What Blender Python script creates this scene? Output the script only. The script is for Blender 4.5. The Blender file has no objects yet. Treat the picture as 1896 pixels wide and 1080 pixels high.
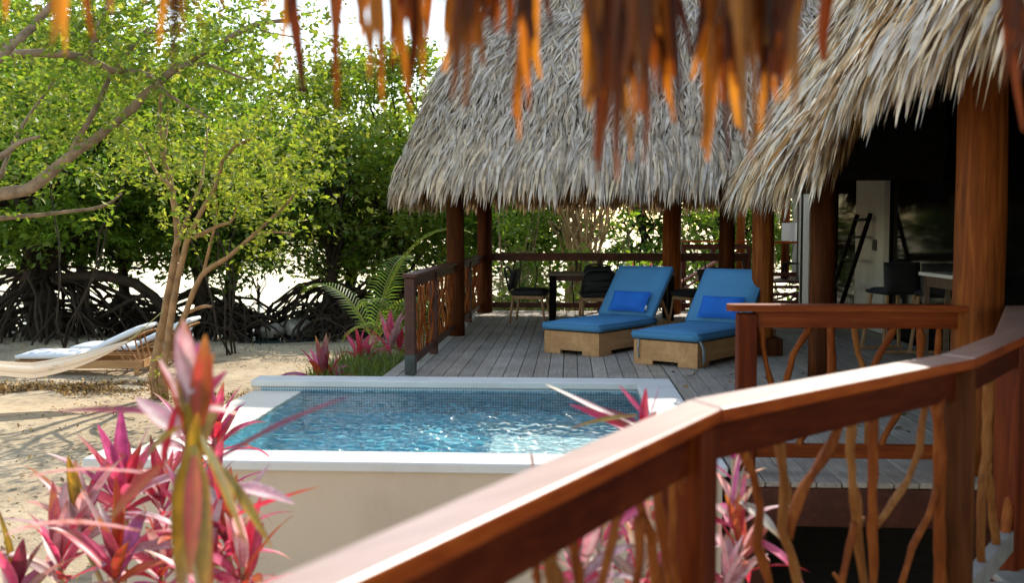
import bpy, math, random
import numpy as np
from mathutils import Vector, Matrix, Euler, noise
random.seed(7); rng = np.random.default_rng(7)
S = bpy.context.scene
C = S.collection
PI = math.pi
V = Vector

# ------------------------------------------------------------------ camera
F = 1900.0
YAW = math.atan(109/F); PITCH = math.atan(113/F)
EYE = V((0, 0, 1.4))
ROT = Euler((PI/2-PITCH, 0, YAW), 'XYZ').to_matrix()
cam = bpy.data.objects.new('camera', bpy.data.cameras.new('camera'))
C.objects.link(cam); S.camera = cam
cam.location = EYE; cam.rotation_euler = (PI/2-PITCH, 0, YAW)
cam.data.sensor_width = 36; cam.data.lens = F/1896*36
cam.data.clip_start = 0.05; cam.data.clip_end = 20000
cam.data.dof.use_dof = True; cam.data.dof.focus_distance = 11.0; cam.data.dof.aperture_fstop = 2.6

def ray(px, py): return ROT @ V(((px-948)/F, -(py-540)/F, -1))
def at(px, py, Y):
    d = ray(px, py); return EYE + d*(Y/d.y)
def on_z(px, py, z):
    d = ray(px, py); return EYE + d*((z-EYE.z)/d.z)
def on_plane(px, py, A, B):
    n = V((-(B.y-A.y), B.x-A.x, 0)); d = ray(px, py)
    return EYE + d*((A-EYE).dot(n)/d.dot(n))

# ------------------------------------------------------------------ materials
def newmat(name):
    m = bpy.data.materials.new(name); m.use_nodes = True
    nt = m.node_tree; nt.nodes.clear()
    out = nt.nodes.new('ShaderNodeOutputMaterial')
    return m, nt, out
def nd(nt, t, **kw):
    n = nt.nodes.new('ShaderNode'+t)
    for k, v in kw.items():
        if k in n.inputs: n.inputs[k].default_value = v
        else: setattr(n, k, v)
    return n
def ramp(nt, fac, stops):
    r = nt.nodes.new('ShaderNodeValToRGB'); e = r.color_ramp.elements
    while len(e) < len(stops): e.new(0.5)
    for k, (p, c) in enumerate(stops):
        e[k].position = p; e[k].color = (*c, 1)
    nt.links.new(fac, r.inputs[0]); return r.outputs[0]
def texco(nt, scale=(1,1,1), kind='Object'):
    tc = nt.nodes.new('ShaderNodeTexCoord'); mp = nt.nodes.new('ShaderNodeMapping')
    mp.inputs['Scale'].default_value = scale
    nt.links.new(tc.outputs[kind], mp.inputs[0]); return mp.outputs[0]
def noise_n(nt, co, scale, detail=4, rough=0.55, dist=0):
    n = nd(nt, 'TexNoise', Scale=scale, Detail=detail, Roughness=rough, Distortion=dist)
    nt.links.new(co, n.inputs['Vector']); return n.outputs['Fac']
def bump(nt, h, strength, dist=0.01):
    b = nd(nt, 'Bump', Strength=strength, Distance=dist); nt.links.new(h, b.inputs['Height']); return b.outputs[0]
def wood(name, cols, scale=(1,1,1), rough=0.45, grain=6, bstr=0.25, spec=0.4, coat=0.0, rot=None):
    """long grain runs along the axis with the small scale"""
    m, nt, out = newmat(name)
    co = texco(nt, scale)
    if rot is not None:
        mp = co.node; mp.vector_type = 'TEXTURE'; mp.inputs['Scale'].default_value = tuple(1/k for k in scale); mp.inputs['Rotation'].default_value = (0, 0, rot)
    a = noise_n(nt, co, grain, 6, 0.6, 0.6); b = noise_n(nt, co, grain*0.23, 3)
    mx = nd(nt, 'Math', operation='MULTIPLY_ADD'); mx.inputs[1].default_value = 0.55
    nt.links.new(a, mx.inputs[0])
    m2 = nd(nt, 'Math', operation='MULTIPLY'); m2.inputs[1].default_value = 0.45
    nt.links.new(b, m2.inputs[0]); nt.links.new(m2.outputs[0], mx.inputs[2])
    col = ramp(nt, mx.outputs[0], [(0.32, cols[0]), (0.5, cols[1]), (0.68, cols[2])])
    p = nd(nt, 'BsdfPrincipled'); p.inputs['Roughness'].default_value = rough
    p.inputs['Specular IOR Level'].default_value = spec; p.inputs['Coat Weight'].default_value = coat
    p.inputs['Coat Roughness'].default_value = 0.25
    nt.links.new(col, p.inputs['Base Color']); nt.links.new(bump(nt, a, bstr, 0.004), p.inputs['Normal'])
    nt.links.new(p.outputs[0], out.inputs[0]); return m
def plain(name, col, rough=0.6, var=0.15, scale=8, bstr=0.1, metal=0, spec=0.4, bd=0.004, fine=0):
    m, nt, out = newmat(name)
    co = texco(nt); a = noise_n(nt, co, scale, 6)
    lo = tuple(c*(1-var) for c in col); hi = tuple(min(1, c*(1+var)) for c in col)
    cc = ramp(nt, a, [(0.3, lo), (0.7, hi)])
    p = nd(nt, 'BsdfPrincipled'); p.inputs['Roughness'].default_value = rough; p.inputs['Metallic'].default_value = metal
    p.inputs['Specular IOR Level'].default_value = spec
    nt.links.new(cc, p.inputs['Base Color'])
    h = noise_n(nt, co, fine, 2) if fine else a
    nt.links.new(bump(nt, h, bstr, bd), p.inputs['Normal'])
    nt.links.new(p.outputs[0], out.inputs[0]); return m
def leafmat(name, trans=0.5, tint=(1,1,1), gloss=0.06, grough=0.35, streak=0, blotch=0):
    """diffuse + light shining through; the pigment comes from the mesh colour attribute"""
    m, nt, out = newmat(name)
    at_ = nd(nt, 'Attribute', attribute_name='col')
    col = at_.outputs['Color']
    if streak:
        co = texco(nt); n = noise_n(nt, co, streak, 4)
        mm = nd(nt, 'MixRGB', blend_type='MULTIPLY', Fac=0.7)
        nt.links.new(col, mm.inputs[1]); nt.links.new(ramp(nt, n, [(0.3, (.5,.48,.45)), (0.65, (1.1,1.1,1.1))]), mm.inputs[2]); col = mm.outputs[0]
    if blotch:
        co2 = texco(nt, (1,1,.5)); n2 = noise_n(nt, co2, blotch, 5, 0.65, 0.5); bm = nd(nt, 'MixRGB', blend_type='MIX'); bm.inputs[2].default_value = (.30,.12,.025,1)
        fac = ramp(nt, n2, [(0.54, (0,0,0)), (0.66, (.75,.75,.75))]); nt.links.new(fac, bm.inputs[0]); nt.links.new(col, bm.inputs[1]); col = bm.outputs[0]
    d = nd(nt, 'BsdfDiffuse'); t = nd(nt, 'BsdfTranslucent'); g = nd(nt, 'BsdfGlossy', Roughness=grough)
    mt = nd(nt, 'MixRGB', blend_type='MULTIPLY', Fac=1.0); mt.inputs[2].default_value = (*tint, 1)
    nt.links.new(col, mt.inputs[1]); nt.links.new(col, d.inputs[0]); nt.links.new(mt.outputs[0], t.inputs[0])
    a = nd(nt, 'MixShader', Fac=trans); b = nd(nt, 'MixShader', Fac=gloss)
    nt.links.new(d.outputs[0], a.inputs[1]); nt.links.new(t.outputs[0], a.inputs[2])
    nt.links.new(a.outputs[0], b.inputs[1]); nt.links.new(g.outputs[0], b.inputs[2])
    nt.links.new(b.outputs[0], out.inputs[0]); return m

M = {}
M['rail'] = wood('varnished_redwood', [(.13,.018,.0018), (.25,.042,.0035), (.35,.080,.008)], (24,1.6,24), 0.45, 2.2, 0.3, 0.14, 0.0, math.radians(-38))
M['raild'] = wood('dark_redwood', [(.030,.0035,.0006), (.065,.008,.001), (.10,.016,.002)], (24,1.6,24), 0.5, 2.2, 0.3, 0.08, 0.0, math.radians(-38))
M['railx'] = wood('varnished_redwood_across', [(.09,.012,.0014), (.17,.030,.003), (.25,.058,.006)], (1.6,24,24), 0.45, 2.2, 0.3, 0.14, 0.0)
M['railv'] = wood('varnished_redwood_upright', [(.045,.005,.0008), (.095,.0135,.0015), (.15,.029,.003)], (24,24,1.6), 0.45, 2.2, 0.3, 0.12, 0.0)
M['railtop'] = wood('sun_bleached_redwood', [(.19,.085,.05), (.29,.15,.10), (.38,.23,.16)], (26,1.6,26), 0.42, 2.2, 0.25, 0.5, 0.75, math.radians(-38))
M['railtop'].node_tree.nodes['Principled BSDF'].inputs['Coat Roughness'].default_value = 0.38
M['railold'] = wood('dark_stained_redwood', [(.030,.007,.0035), (.06,.014,.007), (.10,.028,.013)], (9,5,9), 0.5, 2.2, 0.3, 0.3)
M['post'] = wood('round_timber', [(.04,.009,.002), (.17,.045,.007), (.31,.11,.021)], (16,16,1.1), 0.6, 1.8, 1.0, 0.1)
M['deckgrey'] = wood('grey_weathered_rail', [(.14,.12,.105), (.22,.195,.17), (.29,.26,.23)], (7,7,7), .6, 2.2, .3)
M['postdark'] = wood('dark_round_timber', [(.022,.006,.0022), (.06,.017,.0045), (.115,.036,.010)], (16,16,1.1), 0.65, 1.6, 0.8, 0.06)
M['stick'] = wood('peeled_branch', [(.07,.013,.0022), (.17,.040,.006), (.28,.088,.017)], (14,14,2.5), 0.6, 2.6, 1.0, 0.1)
M['stickpale'] = wood('bleached_branch', [(.10,.028,.006), (.19,.068,.016), (.27,.12,.036)], (14,14,2.5), 0.65, 2.6, 1.0, 0.1)
M['teak'] = wood('teak', [(.28,.135,.052), (.42,.22,.088), (.52,.30,.13)], (1.2,10,10), 0.5, 2.0, 0.2)
M['chairwood'] = wood('pale_chair_wood', [(.2,.11,.05), (.3,.17,.08), (.38,.22,.11)], (8,8,1.2), 0.5, 2.0, 0.2)
M['tabletop'] = wood('grey_brown_table', [(.07,.045,.03), (.12,.08,.055), (.17,.12,.085)], (1.2,9,9), 0.45, 2.0, 0.2)
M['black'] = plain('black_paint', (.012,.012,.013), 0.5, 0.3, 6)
M['blackwood_and_shade'] = plain('black_wood_and_shade', (.005,.004,.0035), 0.6, 0.3, 6, 0.1, 0, 0.04)  # black furniture wood; also carries the villa interior's shade as colour
M['metal_shoe'] = plain('dark_metal', (.035,.04,.04), 0.4, 0.4, 9, 0.2, 0.6)
M['blue'] = plain('blue_canvas', (.068,.21,.385), 0.9, 0.07, 3, 0.35, 0, 0.12, 0.0012, 480)
M['royal'] = plain('royal_blue_canvas', (.018,.12,.47), 0.85, 0.10, 4, 0.35, 0, 0.15, 0.0015, 420)
M['blackcush'] = plain('black_canvas', (.014,.015,.017), 0.7, 0.2, 5, 0.3, 0, 0.3, 0.001, 400)
M['white'] = plain('white_cushion', (.66,.68,.72), 0.85, 0.06, 4, 0.4, 0, 0.2, 0.006)
M['strap'] = plain('grey_tie', (.25,.3,.33), 0.8)
M['shade'] = plain('white_lamp_shade', (.7,.69,.66), 0.8, 0.04)
M['grey_cush'] = plain('pale_grey_cushion', (.35,.38,.42), 0.8, 0.05)
M['bark'] = plain('pale_bark', (.27,.19,.125), 0.85, 0.42, 9, 0.8, 0, 0.2, 0.02)
M['bark_orange'] = plain('tan_bark', (.31,.185,.095), 0.8, 0.40, 7, 0.7, 0, 0.25, 0.015)
M['mangrove_bark'] = plain('dark_mangrove_bark', (.034,.024,.016), 0.85, 0.4, 6, 0.7, 0, 0.2, 0.02)
M['cane'] = plain('tan_cane', (.33,.24,.12), 0.75, 0.35, 6, 0.4)
M['rock'] = plain('coral_rock', (.30,.27,.22), 0.9, 0.45, 5, 1.0, 0, 0.2, 0.05)
M['roofshade'] = plain('shade_dark_thatch_base', (.022,.017,.013), 0.95, 0.4, 14, 0.8, 0, 0.05)  # dark copy of the thatch base; roof underside shade put into the colour
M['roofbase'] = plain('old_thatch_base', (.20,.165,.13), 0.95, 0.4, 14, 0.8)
M['leaf'] = leafmat('tree_leaf', 0.60, (1.3,1.2,.45), 0.03, 0.45)
M['cordy'] = leafmat('cordyline_leaf', 0.40, (1.3,.85,.8), 0.06, 0.42, 26, 13)
M['thatch'] = leafmat('palm_thatch', 0.12, (1.1,.8,.5), 0.02, 0.5, 9)
M['fringe'] = leafmat('hanging_palm_strip', 0.74, (1.12,.76,.2), 0.02, 0.5, 7)
M['litter'] = leafmat('fallen_leaf', 0.15, (1,.8,.5), 0.02, 0.5)

def decking():
    m, nt, out = newmat('weathered_boards')
    oi = nd(nt, 'Attribute', attribute_name='col')
    co = texco(nt, (22, 1.6, 22)); a = noise_n(nt, co, 2.2, 6, 0.65, 0.4)
    co2 = texco(nt); b = noise_n(nt, co2, 1.7, 4)
    g = ramp(nt, a, [(0.3, (.60,.58,.56)), (0.72, (1.15,1.15,1.15))])
    mm = nd(nt, 'MixRGB', blend_type='MULTIPLY', Fac=1.0); nt.links.new(oi.outputs['Color'], mm.inputs[1]); nt.links.new(g, mm.inputs[2])
    m3 = nd(nt, 'MixRGB', blend_type='MULTIPLY', Fac=0.75); nt.links.new(mm.outputs[0], m3.inputs[1])
    nt.links.new(ramp(nt, b, [(0.35, (.72,.69,.66)), (0.65, (1.05,1.05,1.05))]), m3.inputs[2])
    p = nd(nt, 'BsdfPrincipled', Roughness=0.62); p.inputs['Specular IOR Level'].default_value = 0.35
    nt.links.new(m3.outputs[0], p.inputs['Base Color']); nt.links.new(bump(nt, a, 0.5, 0.004), p.inputs['Normal'])
    nt.links.new(p.outputs[0], out.inputs[0]); return m
M['deck'] = decking()

def sand():
    m, nt, out = newmat('sand')
    co = texco(nt)
    a = noise_n(nt, co, 0.55, 5, 0.6); b = noise_n(nt, co, 7, 6, 0.7); c = noise_n(nt, co, 45, 3, 0.6)
    base = ramp(nt, a, [(0.3, (.31,.245,.165)), (0.5, (.46,.37,.255)), (0.7, (.54,.445,.315))])
    mm = nd(nt, 'MixRGB', blend_type='MULTIPLY', Fac=0.85); nt.links.new(base, mm.inputs[1])
    nt.links.new(ramp(nt, b, [(0.33, (.55,.52,.5)), (0.48, (.92,.9,.88)), (0.7, (1.08,1.05,1.0))]), mm.inputs[2])
    p = nd(nt, 'BsdfPrincipled', Roughness=0.95); p.inputs['Specular IOR Level'].default_value = 0.1
    nt.links.new(mm.outputs[0], p.inputs['Base Color'])
    ad = nd(nt, 'Math', operation='ADD'); nt.links.new(b, ad.inputs[0])
    sc = nd(nt, 'Math', operation='MULTIPLY'); sc.inputs[1].default_value = 0.35; nt.links.new(c, sc.inputs[0]); nt.links.new(sc.outputs[0], ad.inputs[1])
    nt.links.new(bump(nt, ad.outputs[0], 1.0, 0.035), p.inputs['Normal'])
    nt.links.new(p.outputs[0], out.inputs[0]); return m
M['sand'] = sand()

def plaster(name, col, stain):
    m, nt, out = newmat(name)
    co = texco(nt, (1,1,.6)); a = noise_n(nt, co, 2.2, 6, 0.65); b = noise_n(nt, co, 60, 3)
    c = ramp(nt, a, [(0.3, stain), (0.55, col)])
    p = nd(nt, 'BsdfPrincipled', Roughness=0.8); p.inputs['Specular IOR Level'].default_value = 0.25
    nt.links.new(c, p.inputs['Base Color']); nt.links.new(bump(nt, b, 0.15, 0.003), p.inputs['Normal'])
    nt.links.new(p.outputs[0], out.inputs[0]); return m
M['stucco'] = plaster('cream_stucco', (.60,.48,.365), (.52,.41,.31))
M['coping'] = plaster('white_coping', (.66,.64,.61), (.57,.55,.52))
M['lip'] = plaster('cream_overflow', (.70,.64,.54), (.62,.55,.45))
M['wall'] = plaster('white_wall', (.56,.53,.46), (.47,.44,.38))

def mosaic():
    m, nt, out = newmat('blue_mosaic')
    co = texco(nt, (1,1,1)); b = nd(nt, 'TexBrick', Scale=1.0)
    b.offset = 0.0
    b.inputs['Color1'].default_value = (.16,.58,.67,1); b.inputs['Color2'].default_value = (.19,.62,.71,1)
    b.inputs['Mortar'].default_value = (.19,.61,.70,1)
    b.inputs['Brick Width'].default_value = 0.05; b.inputs['Row Height'].default_value = 0.05; b.inputs['Mortar Size'].default_value = 0.004
    nt.links.new(co, b.inputs['Vector'])
    n = noise_n(nt, co, 3.0, 3, 0.5, 0.5)
    p = nd(nt, 'BsdfPrincipled', Roughness=0.4)
    nt.links.new(b.outputs[0], p.inputs['Base Color']); nt.links.new(p.outputs[0], out.inputs[0]); return m
M['mosaic'] = mosaic()
def tileband():
    m, nt, out = newmat('waterline_tile')
    tc = nd(nt, 'TexCoord'); sp = nd(nt, 'SeparateXYZ'); cb = nd(nt, 'CombineXYZ')
    nt.links.new(tc.outputs['Object'], sp.inputs[0]); ad = nd(nt, 'Math', operation='ADD')
    nt.links.new(sp.outputs[0], ad.inputs[0]); nt.links.new(sp.outputs[1], ad.inputs[1])
    nt.links.new(ad.outputs[0], cb.inputs[0]); nt.links.new(sp.outputs[2], cb.inputs[1])
    b = nd(nt, 'TexBrick', Scale=1.0); b.offset = 0.0
    b.inputs['Color1'].default_value = (.05,.16,.22,1); b.inputs['Color2'].default_value = (.12,.27,.33,1); b.inputs['Mortar'].default_value = (.5,.52,.52,1)
    b.inputs['Brick Width'].default_value = 0.025; b.inputs['Row Height'].default_value = 0.025; b.inputs['Mortar Size'].default_value = 0.003
    nt.links.new(cb.outputs[0], b.inputs['Vector'])
    p = nd(nt, 'BsdfPrincipled', Roughness=0.3); nt.links.new(b.outputs[0], p.inputs['Base Color']); nt.links.new(p.outputs[0], out.inputs[0]); return m
M['tile'] = tileband()

def water(name, tint, scale, bstr, bdist, rough, ior=1.33, body=0.0, bodycol=(.1,.3,.35)):
    m, nt, out = newmat(name)
    co = texco(nt, (1,1.5,1)); a = noise_n(nt, co, scale, 3, 0.55, 0.8)
    nrm = bump(nt, a, bstr, bdist)
    tr = nd(nt, 'BsdfTransparent'); tr.inputs[0].default_value = (*tint, 1)
    under = tr.outputs[0]
    if body:
        df = nd(nt, 'BsdfDiffuse'); df.inputs[0].default_value = (*bodycol, 1)
        mx = nd(nt, 'MixShader', Fac=body); nt.links.new(tr.outputs[0], mx.inputs[1]); nt.links.new(df.outputs[0], mx.inputs[2]); under = mx.outputs[0]
    g = nd(nt, 'BsdfGlossy', Roughness=rough); fr = nd(nt, 'Fresnel', IOR=ior)
    nt.links.new(nrm, g.inputs['Normal']); nt.links.new(nrm, fr.inputs['Normal'])
    ms = nd(nt, 'MixShader'); nt.links.new(fr.outputs[0], ms.inputs[0]); nt.links.new(under, ms.inputs[1]); nt.links.new(g.outputs[0], ms.inputs[2])
    nt.links.new(ms.outputs[0], out.inputs[0]); return m
M['poolwater'] = water('pool_water', (.80,.95,.98), 38, 0.5, 0.012, 0.05, 1.38)
M['sea'] = water('lagoon_water', (.4,.5,.5), 2.2, 0.7, 0.05, 0.08, 1.33, 1.0, (.05,.09,.10))

def dark_glass():
    m, nt, out = newmat('dark_glass')
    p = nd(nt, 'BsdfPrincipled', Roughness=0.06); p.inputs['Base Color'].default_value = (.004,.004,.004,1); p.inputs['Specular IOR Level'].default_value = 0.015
    nt.links.new(p.outputs[0], out.inputs[0]); return m
M['glass'] = dark_glass()
def hammock_mat():
    m, nt, out = newmat('striped_hammock_weave')
    tc = nd(nt, 'Attribute', attribute_name='col')
    d = nd(nt, 'BsdfDiffuse'); t = nd(nt, 'BsdfTranslucent'); a = nd(nt, 'MixShader', Fac=0.25)
    nt.links.new(tc.outputs['Color'], d.inputs[0]); nt.links.new(tc.outputs['Color'], t.inputs[0])
    nt.links.new(d.outputs[0], a.inputs[1]); nt.links.new(t.outputs[0], a.inputs[2]); nt.links.new(a.outputs[0], out.inputs[0]); return m
M['hammock'] = hammock_mat()

# ------------------------------------------------------------------ mesh helpers
class MB:
    def __init__(s): s.v = []; s.f = []; s.c = []
    def add(s, verts, faces, col=None):
        o = len(s.v); s.v += [tuple(v) for v in verts]; s.f += [tuple(i+o for i in f) for f in faces]
        if col is not None: s.c += ([col]*len(verts) if not isinstance(col[0], (tuple, list)) else list(col))
    def box(s, c, size, rot=None, col=None, taper=1.0, bevel=0.0):
        hx, hy, hz = size[0]/2, size[1]/2, size[2]/2
        R = rot if rot is not None else Matrix.Identity(3)
        if bevel <= 0:
            vs = [R @ V((x*hx*(taper if z > 0 else 1), y*hy*(taper if z > 0 else 1), z*hz)) + V(c) for x in (-1,1) for y in (-1,1) for z in (-1,1)]
            s.add(vs, [(0,1,3,2), (4,6,7,5), (0,4,5,1), (2,3,7,6), (0,2,6,4), (1,5,7,3)], col); return
        b = min(bevel, hx*.9, hy*.9, hz*.9)
        vs = []; key = {}
        for x in (-1,1):
            for y in (-1,1):
                for z in (-1,1):
                    for ax in range(3):
                        p = [x*hx, y*hy, z*hz]; 
                        for k in range(3):
                            if k != ax: p[k] -= b*(x, y, z)[k]
                        key[(x,y,z,ax)] = len(vs); vs.append(R @ V(p) + V(c))
        K = key; fs = []
        for ax in range(3):
            o1, o2 = [(1,2), (2,0), (0,1)][ax]
            for sgn in (-1,1):
                q = []
                for (a1, a2) in ((-1,-1), (1,-1), (1,1), (-1,1)):
                    t = [0,0,0]; t[ax] = sgn; t[o1] = a1; t[o2] = a2; q.append(K[(*t, ax)])
                fs.append(q if sgn > 0 else q[::-1])
        for ax in range(3):                       # edge along ax
            o1, o2 = [(1,2), (2,0), (0,1)][ax]
            for a1 in (-1,1):
                for a2 in (-1,1):
                    def k(sa, face):
                        t = [0,0,0]; t[ax] = sa; t[o1] = a1; t[o2] = a2; return K[(*t, face)]
                    q = [k(-1,o1), k(1,o1), k(1,o2), k(-1,o2)]
                    fs.append(q if a1*a2 < 0 else q[::-1])
        for x in (-1,1):
            for y in (-1,1):
                for z in (-1,1):
                    q = [K[(x,y,z,0)], K[(x,y,z,1)], K[(x,y,z,2)]]
                    fs.append(q if x*y*z > 0 else q[::-1])
        s.add(vs, fs, col)
    def beam(s, a, b, w, h, bevel=0.004, roll=None):
        a, b = V(a), V(b); d = b-a; L = d.length
        x = d.normalized(); up = V((0,0,1)) if abs(x.z) < 0.95 else V((0,1,0))
        if roll is not None: up = V(roll)
        y = up.cross(x).normalized(); z = x.cross(y)
        R = Matrix((x, y, z)).transposed()
        s.box((a+b)/2, (L, w, h), R, bevel=bevel)
    def tube(s, pts, radii, n=8, cap=True, rough=0.0, col=None):
        pts = [V(p) for p in pts]; 
        if not isinstance(radii, (list, tuple)): radii = [radii]*len(pts)
        o = len(s.v); up = None
        for i, p in enumerate(pts):
            t = (pts[min(i+1, len(pts)-1)]-pts[max(i-1, 0)]).normalized()
            if up is None: up = t.orthogonal().normalized()
            up = (up - t*up.dot(t)); up = up.normalized() if up.length > 1e-6 else t.orthogonal().normalized()
            w = t.cross(up)
            for k in range(n):
                a = 2*PI*k/n; r = radii[i]*(1+(random.uniform(-rough, rough) if rough else 0))
                s.v.append(tuple(p + up*(math.cos(a)*r) + w*(math.sin(a)*r)))
                if col is not None: s.c.append(col)
        for i in range(len(pts)-1):
            for k in range(n):
                a = o+i*n+k; b = o+i*n+(k+1) % n; s.f.append((a, b, b+n, a+n))
        if cap:
            s.f.append(tuple(o+k for k in range(n))[::-1]); e = o+(len(pts)-1)*n; s.f.append(tuple(e+k for k in range(n)))
    def build(s, name, mat, parent=None, smooth=False, loc=None):
        me = bpy.data.meshes.new(name); me.from_pydata(s.v, [], s.f)
        if s.c and len(s.c) == len(s.v):
            ca = me.color_attributes.new('col', 'FLOAT_COLOR', 'POINT')
            ca.data.foreach_set('color', np.c_[np.array(s.c, dtype=np.float32), np.ones(len(s.c), np.float32)].ravel())
        if smooth: me.polygons.foreach_set('use_smooth', [True]*len(me.polygons))
        me.materials.append(M[mat] if isinstance(mat, str) else mat)
        o = bpy.data.objects.new(name, me); C.objects.link(o)
        put(o, parent, loc); return o
def put(o, parent=None, loc=None):
    if parent is not None:
        o.parent = parent
        w = world_loc(parent)
        o.location = -w[0]; 
        if w[1]: o.matrix_parent_inverse = Matrix.Identity(4)
def world_loc(o):
    p = o; acc = V((0,0,0)); 
    while p is not None: acc += V(p.location); p = p.parent
    return acc, False
def np_mesh(name, verts, faces, cols, mat, parent=None, smooth=False):
    me = bpy.data.meshes.new(name); nv, nf, k = len(verts), len(faces), faces.shape[1]
    me.vertices.add(nv); me.vertices.foreach_set('co', np.ascontiguousarray(verts, np.float32).ravel())
    me.loops.add(nf*k); me.loops.foreach_set('vertex_index', np.ascontiguousarray(faces, np.int32).ravel())
    me.polygons.add(nf); me.polygons.foreach_set('loop_start', np.arange(0, nf*k, k, dtype=np.int32))
    me.polygons.foreach_set('loop_total', np.full(nf, k, np.int32))
    if smooth: me.polygons.foreach_set('use_smooth', np.ones(nf, bool))
    me.update(calc_edges=True)
    ca = me.color_attributes.new('col', 'FLOAT_COLOR', 'POINT')
    ca.data.foreach_set('color', np.c_[cols, np.ones(nv)].astype(np.float32).ravel())
    me.materials.append(M[mat] if isinstance(mat, str) else mat)
    o = bpy.data.objects.new(name, me); C.objects.link(o); put(o, parent); return o
def tag(o, label=None, cat=None, group=None, kind=None):
    if label: o['label'] = label
    if cat: o['category'] = cat
    if group: o['group'] = group
    if kind: o['kind'] = kind
    return o
def thing(name, label, cat, loc=(0,0,0), group=None):
    o = bpy.data.objects.new(name, None); C.objects.link(o); o.location = loc; o.empty_display_size = 0.2
    return tag(o, label, cat, group)
def unit(a): return a/np.maximum(np.linalg.norm(a, axis=-1, keepdims=True), 1e-9)
def wob(p, s, seed=0): return noise.noise(V((p*s, seed*7.13, 3.1)))

# ------------------------------------------------------------------ sun, sky
AZ, EL = math.radians(22), math.radians(43)
sv = V((math.sin(AZ)*math.cos(EL), math.cos(AZ)*math.cos(EL), math.sin(EL)))
sun = bpy.data.objects.new('sun', bpy.data.lights.new('sun', 'SUN')); C.objects.link(sun)
sun.data.energy = 2.2; sun.data.angle = math.radians(0.55); sun.data.color = (1, .93, .82)
sun.rotation_euler = sv.to_track_quat('Z', 'Y').to_euler(); sun.location = (5, 10, 20)
w = bpy.data.worlds.new('World'); S.world = w; w.use_nodes = True; nt = w.node_tree; nt.nodes.clear()
sky = nt.nodes.new('ShaderNodeTexSky'); sky.sky_type = 'NISHITA'; sky.sun_disc = False
sky.sun_elevation = EL; sky.sun_rotation = AZ; sky.air_density = 1.0; sky.dust_density = 0.4; sky.ozone_density = 1.0
bg = nt.nodes.new('ShaderNodeBackground'); bg.inputs[1].default_value = 0.15
tn = nd(nt, 'MixRGB', blend_type='MULTIPLY', Fac=1.0); tn.inputs[2].default_value = (1.15, .985, .79, 1); nt.links.new(sky.outputs[0], tn.inputs[1])
wo = nt.nodes.new('ShaderNodeOutputWorld'); nt.links.new(tn.outputs[0], bg.inputs[0]); nt.links.new(bg.outputs[0], wo.inputs[0])
S.view_settings.view_transform = 'Standard'; S.view_settings.look = 'None'; S.view_settings.gamma = 1
S.view_settings.exposure = 1.7
S.render.engine = 'CYCLES'
cy = S.cycles; cy.max_bounces = 8; cy.transparent_max_bounces = 12; cy.diffuse_bounces = 4; cy.glossy_bounces = 3; cy.transmission_bounces = 4
cy.caustics_reflective = False; cy.caustics_refractive = False; cy.sample_clamp_indirect = 6.0
cy.use_denoising = True

# ------------------------------------------------------------------ ground, sea
SAND = -0.9; SEA = -1.06
def shore(x): return 23.6 + 0.7*math.sin(x*0.45+1) + 0.5*math.sin(x*1.1) + (1.4 if x > -5 else 0)*min(1, (x+5)/3 if x > -5 else 0)
def gz(x, y):
    s = y - shore(x)
    z = SAND + 0.05*noise.noise(V((x*.35, y*.35, 0))) + 0.018*noise.noise(V((x*1.9, y*1.9, 4)))
    if s > -3: z -= 0.06*(s+3)
    return max(z, -4.0)
def ground():
    xs = sorted(set([-6000,-1500,-400,-120,-60,-35] + [round(-24+0.3*i, 2) for i in range(0, 131)] + [20,28,60,120,400,1500,6000]))
    ys = sorted(set([-6000,-1500,-400,-100,-30,-10] + [round(-4+0.3*i, 2) for i in range(0, 121)] + [36,42,60,120,400,1500,6000]))
    b = MB(); nx = len(xs)
    for y in ys:
        for x in xs: b.v.append((x, y, gz(x, y)))
    for j in range(len(ys)-1):
        for i in range(nx-1): b.f.append((j*nx+i, j*nx+i+1, (j+1)*nx+i+1, (j+1)*nx+i))
    o = b.build('sand', 'sand', smooth=True); tag(o, kind='structure')
    b = MB(); b.add([(-6000,21,SEA), (6000,21,SEA), (6000,6000,SEA), (-6000,6000,SEA)], [(0,1,2,3)])
    tag(b.build('lagoon_water', 'sea'), kind='structure')
ground()

# ------------------------------------------------------------------ the deck and porch floor
def boards(mb, x0, x1, y0, y1, z=0.0, w=0.143, gap=0.007):
    n = int(round((x1-x0)/w)); w = (x1-x0)/n
    for i in range(n):
        xa = x0+i*w; ya = y0+random.uniform(-0.006, 0.012)
        cuts = [ya]
        while cuts[-1] < y1-4.5: cuts.append(cuts[-1]+random.uniform(3.2, 4.6))
        cuts.append(y1)
        for a, b_ in zip(cuts, cuts[1:]):
            g = random.uniform(.82, 1.1); t = random.uniform(-.012, .012)
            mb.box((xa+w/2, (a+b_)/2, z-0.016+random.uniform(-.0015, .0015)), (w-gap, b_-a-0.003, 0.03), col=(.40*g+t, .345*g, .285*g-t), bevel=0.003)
PX0, PX1, PY0, PY1 = -2.99, 0.935, 6.06, 9.70          # outer edge of the pool's coping
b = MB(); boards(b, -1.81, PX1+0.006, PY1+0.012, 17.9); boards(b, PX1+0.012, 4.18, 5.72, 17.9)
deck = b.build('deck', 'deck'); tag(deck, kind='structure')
b = MB()
b.beam((PX1+0.03, 5.755, -0.145), (4.2, 5.755, -0.145), 0.05, 0.22); b.beam((-1.78, PY1+.05, -0.145), (-1.78, 17.85, -0.145), 0.05, 0.22)
for y in (7.5, 11, 14, 17.5): b.beam((max(-1.7, PX1+.1) if y < 9.7 else -1.7, y, -0.145), (4.1, y, -0.145), 0.05, 0.2)
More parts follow.
